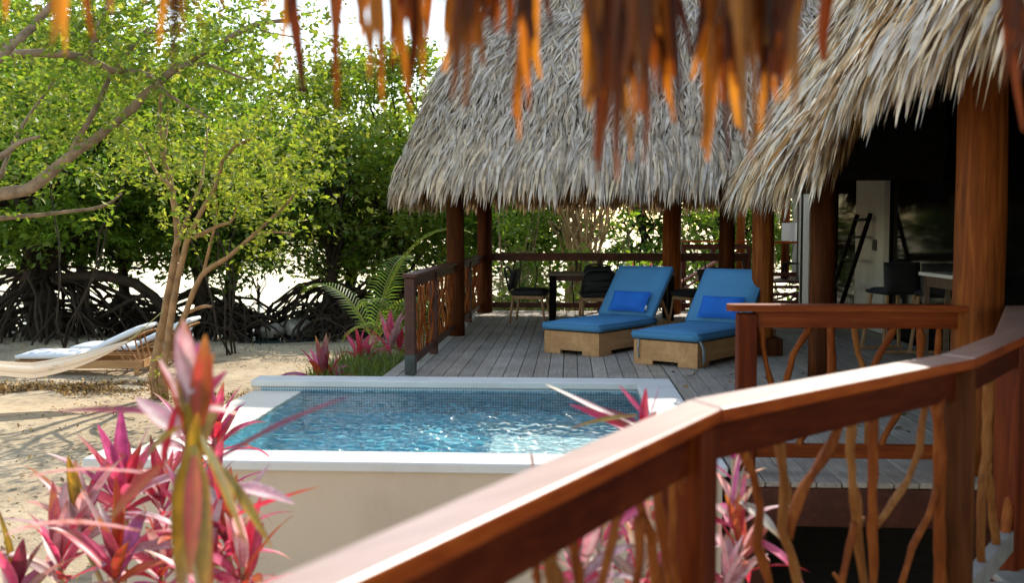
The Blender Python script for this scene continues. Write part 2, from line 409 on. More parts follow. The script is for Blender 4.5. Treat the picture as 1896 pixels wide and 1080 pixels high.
for y in (6.1, 9.9, 13.6, 17.4):
    for x in ((1.1, 2.4, 3.9) if y < 9.8 else (-1.6, 0.4, 2.2, 3.9)): b.box((x, y+0.06, -0.6), (0.14, 0.14, 0.68))
b.build('joist_frame', 'railold', deck)
b = MB(); b.box(((-1.78+PX1)/2, (PY1+.03+17.85)/2, -.037), (PX1+1.78, 17.8-PY1, .006)); b.box(((PX1+.02+4.15)/2, (5.8+17.85)/2, -.0385), (4.12-PX1, 12.0, .006)); b.build('light_block_sheet', 'blackwood_and_shade', deck)  # dark sheet added under the boards to block light in the gaps

b = MB(); b.add([(.97,5.0,-.80), (4.4,5.0,-.80), (4.4,17.6,-.80), (.97,17.6,-.80)], [(0,1,2,3)]); b.add([(1.0,3.6,-.82),(4.4,3.6,-.82),(4.4,4.99,-.82),(1.0,4.99,-.82)],[(0,1,2,3)])  # dark sheet added below the deck: under-deck shade put into its colour
tag(b.build('shade_sheet', plain('painted_shade_black', (.02,.016,.012), .95, .4, 9, .6)), kind='structure')
# handrail path of the near porch railing (top edge z)
ZR = 0.98
kin = [on_z(650, 1080, ZR), on_z(1337, 757, ZR), on_z(1806, 664, ZR), on_z(1922, 612, ZR), on_z(1935, 566, ZR)]
kout = [on_z(480, 1080, ZR), on_z(1277, 739, ZR), on_z(1741, 656, ZR), on_z(1840, 619, ZR), on_z(1862, 566, ZR)]
d0 = (kout[0]-kout[1]).normalized(); d0i = (kin[0]-kin[1]).normalized()
kin[0] = kin[0]+d0i*2.2; kout[0] = kout[0]+d0*2.2
mid = [(a+b_)/2 for a, b_ in zip(kin, kout)]
# porch floor: boards inside the rail
b = MB()
def porch_edge(y):
    for a, c in zip(mid, mid[1:]):
        if min(a.y, c.y) <= y <= max(a.y, c.y): return a.x+(c.x-a.x)*(y-a.y)/(c.y-a.y)
    return mid[0].x if y < mid[0].y else mid[-1].x
yy = -3.0
while yy < mid[-1].y-0.05:
    xa = max(porch_edge(yy), porch_edge(min(yy+.13, mid[-1].y)))-0.06 if yy > mid[0].y else mid[0].x-.06
    g = random.uniform(.85, 1.1)
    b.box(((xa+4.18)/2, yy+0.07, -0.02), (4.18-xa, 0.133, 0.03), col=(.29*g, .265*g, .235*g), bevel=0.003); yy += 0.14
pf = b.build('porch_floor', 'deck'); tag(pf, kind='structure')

# ------------------------------------------------------------------ plunge pool
pool = thing('plunge_pool', 'small raised blue plunge pool with white coping beside the deck', 'swimming pool', (-1, 7.8, SAND))
WZ = -0.105
ix0, ix1, iy0, iy1 = -2.5, 0.61, 6.37, 9.38
b = MB()   # shell walls under the coping
zb, zt = -2.0, -0.062
b.box(((PX0+PX1)/2, (PY0+.03+iy0)/2, (zb+zt)/2), (PX1-PX0-.06, iy0-PY0-.03, zt-zb))
b.box(((PX0+PX1)/2, (PY1-.03+iy1)/2, (zb+zt)/2), (PX1-PX0-.06, PY1-iy1-.03, zt-zb))
b.box(((PX1-.03+ix1)/2, (iy0+iy1)/2, (zb+zt)/2), (PX1-.03-ix1, iy1-iy0-.002, zt-zb))
b.box(((PX0+.03+ix0-.002)/2, (iy0+iy1)/2, (zb+WZ-.012)/2), (ix0-PX0-.032, iy1-iy0-.002, WZ-.012-zb))
b.build('outer_wall', 'stucco', pool)
b = MB()
b.box(((PX0+PX1)/2, (PY0+iy0+.0)/2, -0.03), (PX1-PX0, iy0-PY0, 0.062), bevel=0.008)
b.box(((PX0+PX1)/2, (PY1+iy1)/2, -0.03), (PX1-PX0, PY1-iy1, 0.062), bevel=0.008)
b.box(((PX1+ix1)/2, (iy0+iy1)/2, -0.0305), (PX1-ix1-.0, iy1-iy0-.003, 0.061), bevel=0.006)
b.build('coping', 'coping', pool)
b = MB(); b.box(((PX0+ix0)/2+.01, (iy0+iy1)/2, WZ-.002), (ix0-PX0-.02, iy1-iy0-.004, 0.02), bevel=0.004); b.build('overflow_edge', 'lip', pool)
b = MB()   # basin lining and shelf
fl = -.46
b.add([(ix0,iy0,fl), (ix1,iy0,fl), (ix1,iy1,fl), (ix0,iy1,fl)], [(0,1,2,3)])
for (a, c) in (((ix0+.001,iy0), (ix0+.001,iy1)), ((ix1-.002,iy0), (ix1-.002,iy1)), ((ix0,iy0+.002), (ix1,iy0+.002)), ((ix0,iy1-.002), (ix1,iy1-.002))):
    b.add([(*a,fl), (*c,fl), (*c,WZ-.02), (*a,WZ-.02)], [(0,1,2,3)])
b.build('basin', 'mosaic', pool)
b = MB(); b.box(((-.62+ix1)/2, (iy0+8.05)/2, (fl-.235)/2), (ix1+.62-.006, 8.05-iy0-.006, -.235-fl), bevel=0.02); b.build('shelf', plain('pale_blue_mosaic', (.60,.72,.70), .5, .1, 30), pool)
b = MB()
b.add([(PX0+.1,iy1-.004,-.062), (ix1,iy1-.004,-.062), (ix1,iy1-.004,-.30), (PX0+.1,iy1-.004,-.30)], [(0,1,2,3)])
b.add([(ix1-.004,iy0,-.062), (ix1-.004,iy1,-.062), (ix1-.004,iy1,-.2), (ix1-.004,iy0,-.2)], [(0,1,2,3)])
b.add([(PX0+.028,iy1,-.062), (PX0+.028,PY1-.032,-.062), (PX0+.028,PY1-.032,-.3), (PX0+.028,iy1,-.3)], [(0,1,2,3)])
b.build('waterline_tiles', 'tile', pool)
def pool_surface():
    nx, ny = 330, 340; b = MB(); x0, x1, y0, y1 = ix0-.0, ix1-.005, iy0+.005, iy1-.006
    for j in range(ny+1):
        for i in range(nx+1):
            x = x0+(x1-x0)*i/nx; y = y0+(y1-y0)*j/ny
            r = math.hypot(x+0.75, y-7.4)
            h = 0.0024*noise.noise(V((x*6+.7*math.sin(y*3), y*11, 0)))+(0.0034*noise.noise(V((x*13, y*21, 5)))+.0017*noise.noise(V((x*27, y*38, 2))))*(.8+1.2*math.exp(-r*r/.9))
            h += 0.002*noise.noise(V((x*2.2, y*3, 9)))
            b.v.append((x, y, WZ+.009+h*4.0))
    for j in range(ny):
        for i in range(nx): a = j*(nx+1)+i; b.f.append((a, a+1, a+nx+2, a+nx+1))
    b.build('pool_water', 'poolwater', pool, smooth=True)
pool_surface()

# ------------------------------------------------------------------ railings
def stick(parent, pts, r=0.017, name='baluster', mat='stick'):
    out = []; rr = []
    pts = [V(p) for p in pts]; n = 0
    for a, c in zip(pts, pts[1:]):
        k = max(2, int((c-a).length/0.05))
        for i in range(k):
            t = i/k; p = a.lerp(c, t); out.append(p + V((random.uniform(-.0025,.0025), random.uniform(-.002,.002), 0)))
            rr.append(r*random.uniform(.85, 1.2)*(1.25 if random.random() < .12 else 1)); n += 1
    out.append(pts[-1]); rr.append(r)
    if mat == 'stick' and random.random() < .3: mat = 'stickpale'
    b = MB(); b.tube(out, rr, 8, rough=.10)
    if random.random() < .5 and len(out) > 4:
        q = out[len(out)//2]; b.tube([q, q+V((random.uniform(-.04,.04), random.uniform(-.02,.02), .03))], [r*.7, r*.4], 5)
    return b.build(name, mat, parent, smooth=True)
def wavy(a, c, amp=0.03, n=5, bow=0.0):
    a, c = V(a), V(c); ph = random.uniform(0, 6); pts = []
    d = (c-a); side = V((d.y, -d.x, 0)); side = side.normalized() if side.length > 1e-3 else V((1,0,0))
    for i in range(n+1):
        t = i/n; w = math.sin(PI*t)
        pts.append(a.lerp(c, t) + V((amp*w*math.sin(ph+t*5), amp*w*math.cos(ph*1.3+t*4), 0)))
    return pts

# left railing beside the dining deck
RX = -1.553
rl = thing('railing', 'weathered dark railing with branch balusters running from the pool to the pavilion', 'railing', (RX, 9.85, 0))
def sq_post(parent, x, y, h=0.94, w=0.1, mat='railold', ang=0.0, z0=0.0):
    b = MB(); b.box((x, y, z0+(h-z0)/2), (w, w, h-z0), Matrix.Rotation(ang, 3, 'Z'), bevel=0.006); return b.build('post', mat, parent)
sq_post(rl, RX, 9.86); 
b = MB(); b.box((RX, 9.86, 0.1), (0.104, 0.104, 0.2), bevel=0.004); b.build('metal_shoe', 'metal_shoe', rl)
for y in (11.55, 15.55): sq_post(rl, RX, y, w=0.09)
b = MB(); b.beam((RX, 9.78, .962), (RX, 13.46, .962), .135, .036); b.beam((RX, 13.74, .962), (RX, 17.3, .962), .135, .036); b.build('handrail', 'railold', rl)
b = MB(); b.beam((RX, 9.92, .895), (RX, 13.46, .895), .045, .09); b.beam((RX, 13.74, .895), (RX, 17.3, .895), .045, .09); b.build('rail_beam', 'railold', rl); b = MB()
b.beam((RX, 9.92, .12), (RX, 13.46, .12), .045, .08); b.beam((RX, 13.74, .12), (RX, 17.3, .12), .045, .08); b.build('bottom_rail', 'railold', rl)
y = 10.0
while y < 17.2:
    if all(abs(y-q) > .1 for q in (11.55, 15.55)) and abs(y-13.6) > .2:
        stick(rl, wavy((RX, y, .15), (RX+random.uniform(-.01,.01), y+random.uniform(-.09,.09), .86), .045), random.uniform(.008,.014))
    y += random.uniform(.10, .19)
# back railing of the pavilion
BY = 17.62
rb = thing('railing', 'dark red railing across the back of the pavilion behind the dining table', 'railing', (0.4, BY, 0))
b = MB(); b.beam((-1.4, BY, 1.0), (3.0, BY, 1.0), .12, .036); b.build('handrail', 'railold', rb)
b = MB(); b.beam((-1.4, BY, .93), (3.0, BY, .93), .045, .1); b.build('rail_beam', 'railold', rb); b = MB(); b.beam((-1.4, BY, .12), (3.0, BY, .12), .045, .09); b.build('bottom_rail', 'railold', rb)
for x in (0.5, 2.95): sq_post(rb, x, BY, .96, .09)
for x in (-1.0, -.82, -.55, -.3, .05, .25, .8, 1.05, 1.35, 1.9, 2.2, 2.55):
    stick(rb, wavy((x, BY, .15), (x+random.uniform(-.08,.08), BY, .89), .05), random.uniform(.010,.016), mat='mangrove_bark')
# middle railing on the front edge of the deck
MY = 6.02
pm = lambda px, py: on_plane(px, py, V((0,MY,0)), V((1,MY,0)))
rm = thing('railing', 'red varnished railing on the front deck edge ending at the thick round post', 'railing', (1.1, MY, 0))
mx0 = pm(1382, 600).x
b = MB(); b.box((mx0, MY, .46), (.11, .11, .92), bevel=.006); b.build('post', 'railv', rm)
b = MB()
hx0 = pm(1345, 560).x; hx1 = 2.27
n = 6; vs = []
for i in range(n+1):
    a = PI/2+PI*i/n; vs.append((hx0+.05+.05*math.cos(a), MY+.075*math.sin(a)))
vs += [(hx1, MY-.075), (hx1, MY+.075)]
k = len(vs); b.add([(x, y, .935) for x, y in vs]+[(x, y, .972) for x, y in vs], [tuple(range(k))[::-1], tuple(range(k, 2*k))]+[(i, (i+1) % k, k+(i+1) % k, k+i) for i in range(k)])
b.build('handrail', 'railx', rm)
b = MB(); b.beam((mx0+.056, MY, .885), (2.27, MY, .885), .045, .098); b.build('rail_beam', 'railx', rm); b = MB(); b.beam((mx0+.056, MY, .115), (2.27, MY, .115), .05, .08); b.build('bottom_rail', 'railx', rm)
def zs(l, ox, oy, sc): return [(ox+x/sc, oy+y/sc) for x, y in l]
for l, r in (([(200,203),(215,320),(235,410),(250,520),(240,630)], .016), ([(365,203),(360,240),(310,320),(290,400),(270,520),(250,630)], .02),
          ([(435,203),(437,290),(440,375),(400,480),(335,605),(330,630)], .024), ([(510,203),(525,310),(545,365),(560,450),(558,605),(562,630)], .018),
          ([(658,203),(640,245),(580,350),(565,430),(560,520)], .02), ([(730,203),(736,260),(733,330),(700,450),(650,530),(612,600),(605,630)], .02), ([(800,203),(790,330),(780,450),(800,630)], .018)):
    stick(rm, [pm(*q) for q in zs(l, 1296, 480, 1.8)], r)

# near porch railing (ours)
rf = thing('railing', 'near red varnished porch railing with a bright sunlit handrail and bends', 'railing', mid[1].copy()*1.0 - V((0,0,ZR)))
b = MB(); k = len(kin)
top = []; 
th = .036
vs = [(p.x, p.y, ZR) for p in kin]+[(p.x, p.y, ZR) for p in kout]+[(p.x, p.y, ZR-th) for p in kin]+[(p.x, p.y, ZR-th) for p in kout]
for i in range(k-1):
    # separate planks so that the mitre reads
    q = [vs[i], vs[i+1], vs[k+i+1], vs[k+i], vs[2*k+i], vs[2*k+i+1], vs[3*k+i+1], vs[3*k+i]]
    dv = (V(q[1])-V(q[0])).normalized()*.0012
    q = [tuple(V(p)+(dv if j in (0,3,4,7) else -dv)) for j, p in enumerate(q)]
    b.add(q, [(0,1,2,3), (7,6,5,4), (0,4,5,1), (3,2,6,7), (0,3,7,4), (1,5,6,2)])
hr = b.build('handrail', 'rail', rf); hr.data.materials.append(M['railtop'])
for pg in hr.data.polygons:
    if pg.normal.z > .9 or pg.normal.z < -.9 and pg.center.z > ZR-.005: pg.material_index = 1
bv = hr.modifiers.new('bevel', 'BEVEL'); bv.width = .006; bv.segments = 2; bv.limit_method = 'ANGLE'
b = MB()
for a, c in zip(mid, mid[1:]):
    dd = (c-a).normalized()*.03
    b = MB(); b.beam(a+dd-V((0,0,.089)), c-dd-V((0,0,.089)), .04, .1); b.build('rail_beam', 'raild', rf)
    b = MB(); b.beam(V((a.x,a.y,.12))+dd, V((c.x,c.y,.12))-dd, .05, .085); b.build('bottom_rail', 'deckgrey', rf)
def ang(a, c): return math.atan2(c.y-a.y, c.x-a.x)
p1 = mid[1].lerp(mid[0], .03); sq_post(rf, p1.x, p1.y, ZR-th-.001, .105, 'railv', ang(mid[0], mid[1]), -.1)
for i in (2,):
    q = mid[i]; b = MB(); b.tube([(q.x, q.y, -.1), (q.x+.004, q.y, .4), (q.x, q.y, ZR-th-.001)], [.066, .062, .06], 14); b.build('post', 'postdark', rf, smooth=True)
q = mid[3]; sq_post(rf, q.x, q.y, ZR-th-.001, .11, 'railv', .6, -.1)
def rs(seg, l, ox, oy, sc, r, down=True):
    r *= .8
    A, B = mid[seg], mid[seg+1]; pts = [on_plane(px, py, A, B) for px, py in zs(l, ox, oy, sc)]
    if down and pts[-1].z > .16:
        e = pts[-1]; d = (pts[-1]-pts[-2]); s = max(-.35, min(.35, -d.xy.length/max(.05, abs(d.z)))) if False else 0
        pts.append(V((e.x+random.uniform(-.05,.05), e.y, .14)))
    stick(rf, pts, r)
Z7 = (1296, 480, 1.8)
rs(1, [(130,600),(175,720),(200,830),(190,950),(230,1080)], *Z7, .015)
rs(1, [(258,570),(285,780),(275,900),(300,980),(325,1080)], *Z7, .017)
rs(1, [(472,535),(440,620),(350,760),(300,880),(295,935)], *Z7, .016, False)
rs(1, [(505,520),(500,640),(515,800),(525,900),(545,1080)], *Z7, .0165)
rs(1, [(518,880),(495,960),(470,1080)], *Z7, .014)
rs(1, [(575,505),(578,650),(575,850),(580,1080)], *Z7, .0175)
rs(1, [(752,480),(730,640),(690,740),(620,850),(588,890)], *Z7, .014, False)
rs(1, [(788,760),(760,860),(710,960),(675,1080)], *Z7, .014)
rs(1, [(790,465),(800,600),(795,800),(805,1080)], *Z7, .026)
rs(2, [(962,395),(955,650),(940,800),(935,1000),(945,1050)], *Z7, .022)
rs(2, [(957,680),(975,850),(990,980)], *Z7, .018)
rs(2, [(1045,355),(1050,620),(1030,820),(1015,960)], *Z7, .024)
Z8 = (940, 820, 3.792)
for l, r in (([(905,380),(1000,650),(1040,986)], .014), ([(1045,300),(1070,550),(1130,986)], .013), ([(790,450),(740,650),(660,986)], .011), ([(1150,240),(1165,500),(1150,760),(1190,986)], .011),
          ([(1222,190),(1235,400),(1255,600),(1262,986)], .018), ([(462,630),(480,800),(495,986)], .010), ([(185,800),(200,900),(212,986)], .010), ([(295,730),(300,850),(335,986)], .019), ([(930,520),(920,760),(905,986)], .012),
          ([(-60,960),(-90,1100),(-60,1300)], .012), ([(-330,1150),(-300,1300),(-330,1500)], .014)):
    rs(0, l, *Z8, r)

# ------------------------------------------------------------------ thatch
def thatch(name, parent, surf, N, length, width, cols, vpow=1.0, urange=(0,1), vrange=(0,1), lift=0.10, jit=0.22, hang=0.5, seed=1):
    r = np.random.default_rng(seed)
    u = r.uniform(*urange, N); v = vrange[0]+(vrange[1]-vrange[0])*r.random(N)**vpow
    e = 1e-3
    P = surf(u, v); dv = unit(surf(u, v+e)-P); du = unit(surf(u+e, v)-surf(u-e, v)); nrm = unit(np.cross(du, dv))
    nrm *= np.sign(nrm[:, 2:3]+1e-6)
    L = length*r.uniform(.55, 1.35, N)[:, None]; W = width*r.uniform(.5, 1.5, N)[:, None]
    sw = r.normal(0, jit, N)+.28*np.sin(u*97+v*31)*np.sin(v*53-u*141)+.15*np.sin(u*331+v*90)
    d0 = unit(-dv + du*sw[:, None] + nrm*np.abs(r.normal(0, lift, N))[:, None])
    low = np.clip(1-v/0.10, 0, 1)[:, None]
    d1 = unit(d0 + np.array([0,0,-1])*(0.25+hang*low+r.uniform(-.1,.25,N)[:, None]) - nrm*0.05)
    side = unit(np.cross(d0, nrm) + nrm*r.normal(0, .45, N)[:, None])
    P = P + nrm*np.abs(r.normal(0, .03, N))[:, None]
    a = P - d0*L*0.25; m1 = P + d0*L*.35; m2 = m1 + unit(d0+d1)*L*.4; t = m2 + d1*L*.35
    fold = nrm*W*0.25
    verts = np.stack([a-side*W*.4, a+side*W*.4, m1-side*W*.5, m1+fold*.6, m1+side*W*.5, m2-side*W*.4, m2+fold*.5, m2+side*W*.4, t], 1).reshape(-1, 3)
    base = np.arange(N)[:, None]*9
    # quads, the tip quad is degenerate free (two tris drawn as quads with the mid)
    faces = np.concatenate([base+np.array([[0,2,3,1]]), base+np.array([[1,3,4,1]]) , base+np.array([[2,5,6,3]]), base+np.array([[3,6,7,4]]), base+np.array([[5,8,7,6]])])
    faces = faces[faces[:, 0] != faces[:, 3]] if False else faces
    keep = np.ones(len(faces), bool); keep[N:2*N] = False
    faces = faces[keep]
    cw = r.random(N); cols = np.array(cols); k = r.integers(0, len(cols), N); c = cols[k]*(0.72+.5*cw[:, None])
    cc = np.repeat(c, 9, 0); cc = cc*np.tile(np.array([.9,.9,1,1,1,1,1,1,.92]), N)[:, None]
    return np_mesh(name, verts, faces, cc, 'thatch', parent)
def rsup(t, n): return np.sign(t)*np.abs(t)**(2/n)
def roof_surf(cx, cy, a, b_, n, z0, rise, rx, ry, bulge=.05, drop=0.0):
    tt = np.linspace(0, 2*PI, 4001); qx = a*rsup(np.cos(tt), n); qy = b_*rsup(np.sin(tt), n)
    arc = np.r_[0, np.cumsum(np.hypot(np.diff(qx), np.diff(qy)))]; arc /= arc[-1]
    def f(u, v):
        th = np.interp(np.mod(u, 1.0), arc, tt); ex = cx+a*rsup(np.cos(th), n); ey = cy+b_*rsup(np.sin(th), n)
        tx = cx+rx*np.cos(th); ty = cy+ry*np.sin(th)
        vv = v; x = ex+(tx-ex)*vv; y = ey+(ty-ey)*vv
        z = z0+rise*(v+bulge*np.sin(PI*np.clip(v*2.2, 0, 1)))
        if drop: z = z-drop*np.clip((ey-6.4)/.8, 0, 1)*np.clip(1-v*2.5, 0, 1)
        return np.stack([x, y, z], -1)
    return f
def roof_base(name, parent, surf, nu=120, nv=14, vmin=0.0, mat='roofbase'):
    u = np.linspace(0, 1, nu, endpoint=False); v = np.linspace(vmin, 1, nv); U, W = np.meshgrid(u, v)
    P = surf(U.ravel(), W.ravel()); P[:, 2] -= 0.06
    f = []
    for j in range(nv-1):
        for i in range(nu): f.append((j*nu+i, j*nu+(i+1) % nu, (j+1)*nu+(i+1) % nu, (j+1)*nu+i))
    b = MB(); b.v = [tuple(p) for p in P]; b.f = f; return b.build(name, mat, parent, smooth=True)
GREY = [(.63,.55,.47), (.69,.62,.54), (.57,.49,.42), (.63,.52,.39), (.49,.40,.30)]
TAN = [(.68,.54,.37), (.72,.61,.47), (.63,.57,.50), (.57,.42,.25), (.72,.66,.58), (.48,.34,.19)]
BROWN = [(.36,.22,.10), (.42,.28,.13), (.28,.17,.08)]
# pavilion
pav = thing('pavilion', 'open dining pavilion with steep grey palm thatch roof on timber posts', 'pavilion', (.5, 15.5, 0))
ps = roof_surf(1.9, 15.5, 4.25, 2.85, 5, 2.10, 4.9, 1.95, .12, .07)
rbase = roof_base('roof', pav, ps)
def under(o): return o
thatch('thatch', rbase, ps, 32000, .25, .033, GREY, .9, (0.38, .84), (.03, .86), .16, .30, .3, 3)
thatch('thatch_edge', rbase, ps, 6500, .38, .040, GREY+TAN[:2], 1.0, (.18, .772), (0, .06), .16, .16, 1.0, 4)
ps_in = roof_surf(1.9, 15.5, 4.18, 2.78, 5, 2.08, 4.9, 1.95, .12, .0)
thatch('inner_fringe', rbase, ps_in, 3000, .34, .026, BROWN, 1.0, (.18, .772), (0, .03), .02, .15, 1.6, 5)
def rpost(parent, x, y, r, h, mat='post', z0=-.02):
    b = MB(); pts = []; rr = []
    for i in range(13):
        t = i/12; pts.append((x+.012*wob(t, 3, x), y+.012*wob(t, 3, y+9), z0+(h-z0)*t)); rr.append(r*(1.05-.1*t)*(1+.03*wob(t, 9, x+y)))
    b.tube(pts, rr, 20); return b.build('post', mat, parent, smooth=True)
rpost(pav, -1.535, 13.6, .118, 2.5, 'postdark'); rpost(pav, -1.47, 17.45, .128, 2.5, 'postdark')
rpost(pav, 1.70, 17.42, .155, 2.5); rpost(pav, 2.40, 16.0, .12, 2.6, 'postdark')
b = MB()
for z, y in ((2.32, 13.6), (2.32, 17.45)): b.tube([(-1.9, y, z), (3.6, y, z)], .085, 10)
for x in (-1.5, 2.4): b.tube([(x, 13.2, 2.48), (x, 17.9, 2.48)], .085, 10)
b.build('beam', 'postdark', pav, smooth=True)

# villa on the right
villa = thing('villa', 'white walled villa with deep tan palm thatch roof and dark glass doors', 'villa', (4.2, 9, 0))
vs_ = roof_surf(5.45, 7.55, 3.62, 4.65, 7, 2.44, 5.3, .35, 2.2, .03, .40)
vbase = roof_base('roof', villa, vs_, mat='roofshade')
thatch('thatch', vbase, vs_, 17000, .38, .044, TAN, .9, (.345, .72), (.03, .62), .18, .30, .4, 6)
thatch('thatch_edge', vbase, vs_, 6500, .46, .046, TAN, 1.0, (.372, .78), (0, .05), .2, .22, .9, 7)
vs_in = roof_surf(5.45, 7.55, 3.54, 4.58, 7, 2.42, 5.3, .35, 2.2, 0, .40)
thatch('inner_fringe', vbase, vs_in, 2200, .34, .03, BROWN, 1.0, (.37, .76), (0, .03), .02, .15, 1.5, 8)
bp = at(1811, 560, 6.05); rpost(villa, bp.x, 6.05, .137, 3.0)
rpost(villa, at(1522, 560, 9.9).x, 9.9, .117, 2.6, 'postdark'); rpost(villa, at(1411, 560, 11.75).x, 11.75, .12, 2.6)
b = MB(); b.box((at(1411, 560, 11.75).x+.02, 11.72, .09), (.36, .36, .2), bevel=.01); b.build('post_base', 'postdark', villa)
b = MB()
b.tube([(2.36, 3.6, 2.6), (2.3, 12.2, 2.5)], .085, 10); b.build('beam', 'postdark', villa, smooth=True)
WX = 4.2
def wy(px): d = ray(px, 427); return WX/d.x*d.y
piers = [(wy(1636), wy(1584)), (wy(1498), wy(1481)), (2.0, 5.6)]
for a, c in piers:
    b = MB(); b.box((WX+.12, (a+c)/2, 1.5), (.24, c-a, 3.0), bevel=.004); b.build('wall', 'wall', villa)
b = MB(); b.box((WX+.12, 12.1, 3.0), (.2, 13.4, .9)); b.box((7.5, 19.0, 1.6), (6.6, .2, 3.2)); b.box((8.0, 10.5, 1.6), (.2, 17, 3.2)); b.box((6.2, 2.2, 1.6), (4, .2, 3.2)); b.build('inner_wall', 'blackwood_and_shade', villa)  # inner walls, ceiling, floor: interior shade put into the black colour
b = MB(); b.box((6.0, 8.4, 2.62), (3.4, 11.6, .06)); b.build('ceiling', 'blackwood_and_shade', villa)
b = MB(); b.box((6.1, 10.5, -.05), (3.8, 17, .1)); b.build('floor', 'blackwood_and_shade', villa)
for a, c, k in ((piers[2][1], piers[0][0], 3), (piers[0][1], piers[1][0], 2)):
    dd = thing('tmp', None, None); bpy.data.objects.remove(dd)
    for i in range(k):
        ya = a+(c-a)*i/k; yb = a+(c-a)*(i+1)/k
        fb = MB()
        for yy in (ya+.03, yb-.03): fb.box((WX+.1, yy, 1.28), (.05, .055, 2.52))
        for z in (.05, 2.5): fb.box((WX+.1, (ya+yb)/2, z), (.045, yb-ya-.112, .08))
        door = fb.build('sliding_door', 'blackwood_and_shade', villa)
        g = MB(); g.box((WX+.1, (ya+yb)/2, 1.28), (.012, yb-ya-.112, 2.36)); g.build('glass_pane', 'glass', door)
b = MB(); sp = on_plane(1621, 454, V((WX,0,0)), V((WX,1,0))); b.box((WX-.012, sp.y, sp.z), (.022, .16, .15), bevel=.004); b.build('switch_plate', 'black', villa)

# our own porch roof, whose ragged edge hangs into the view
pr = thing('porch_roof', 'thatched porch roof edge with orange palm strips hanging close overhead', 'roof', (0, 1, 2.2))
EV = [V((-2.2, .4, 1.82)), V((-1.0, 1.30, 1.81)), V((-.1, 1.52, 1.80)), V((.68, 1.58, 1.80)), V((1.25, 1.95, 1.88)), V((2.2, 2.3, 2.0))]
b = MB(); apex = [V((-1.0, -2.5, 4.6)), V((-.5, -2.4, 4.7)), V((0.3, -2.3, 4.8)), V((.9, -2.3, 4.8)), V((1.6, -2.2, 4.8)), V((2.6, -2.0, 4.8))]
n = len(EV)
b.add([p for p in EV]+[p for p in apex]+[p+V((0,-.05,.14)) for p in EV]+[p+V((0,0,.2)) for p in apex],
      [(i, i+1, n+i+1, n+i) for i in range(n-1)]+[(2*n+i, 3*n+i, 3*n+i+1, 2*n+i+1) for i in range(n-1)]+[(i, 2*n+i, 2*n+i+1, i+1) for i in range(n-1)])
prb = b.build('roof_slab', 'roofbase', pr)
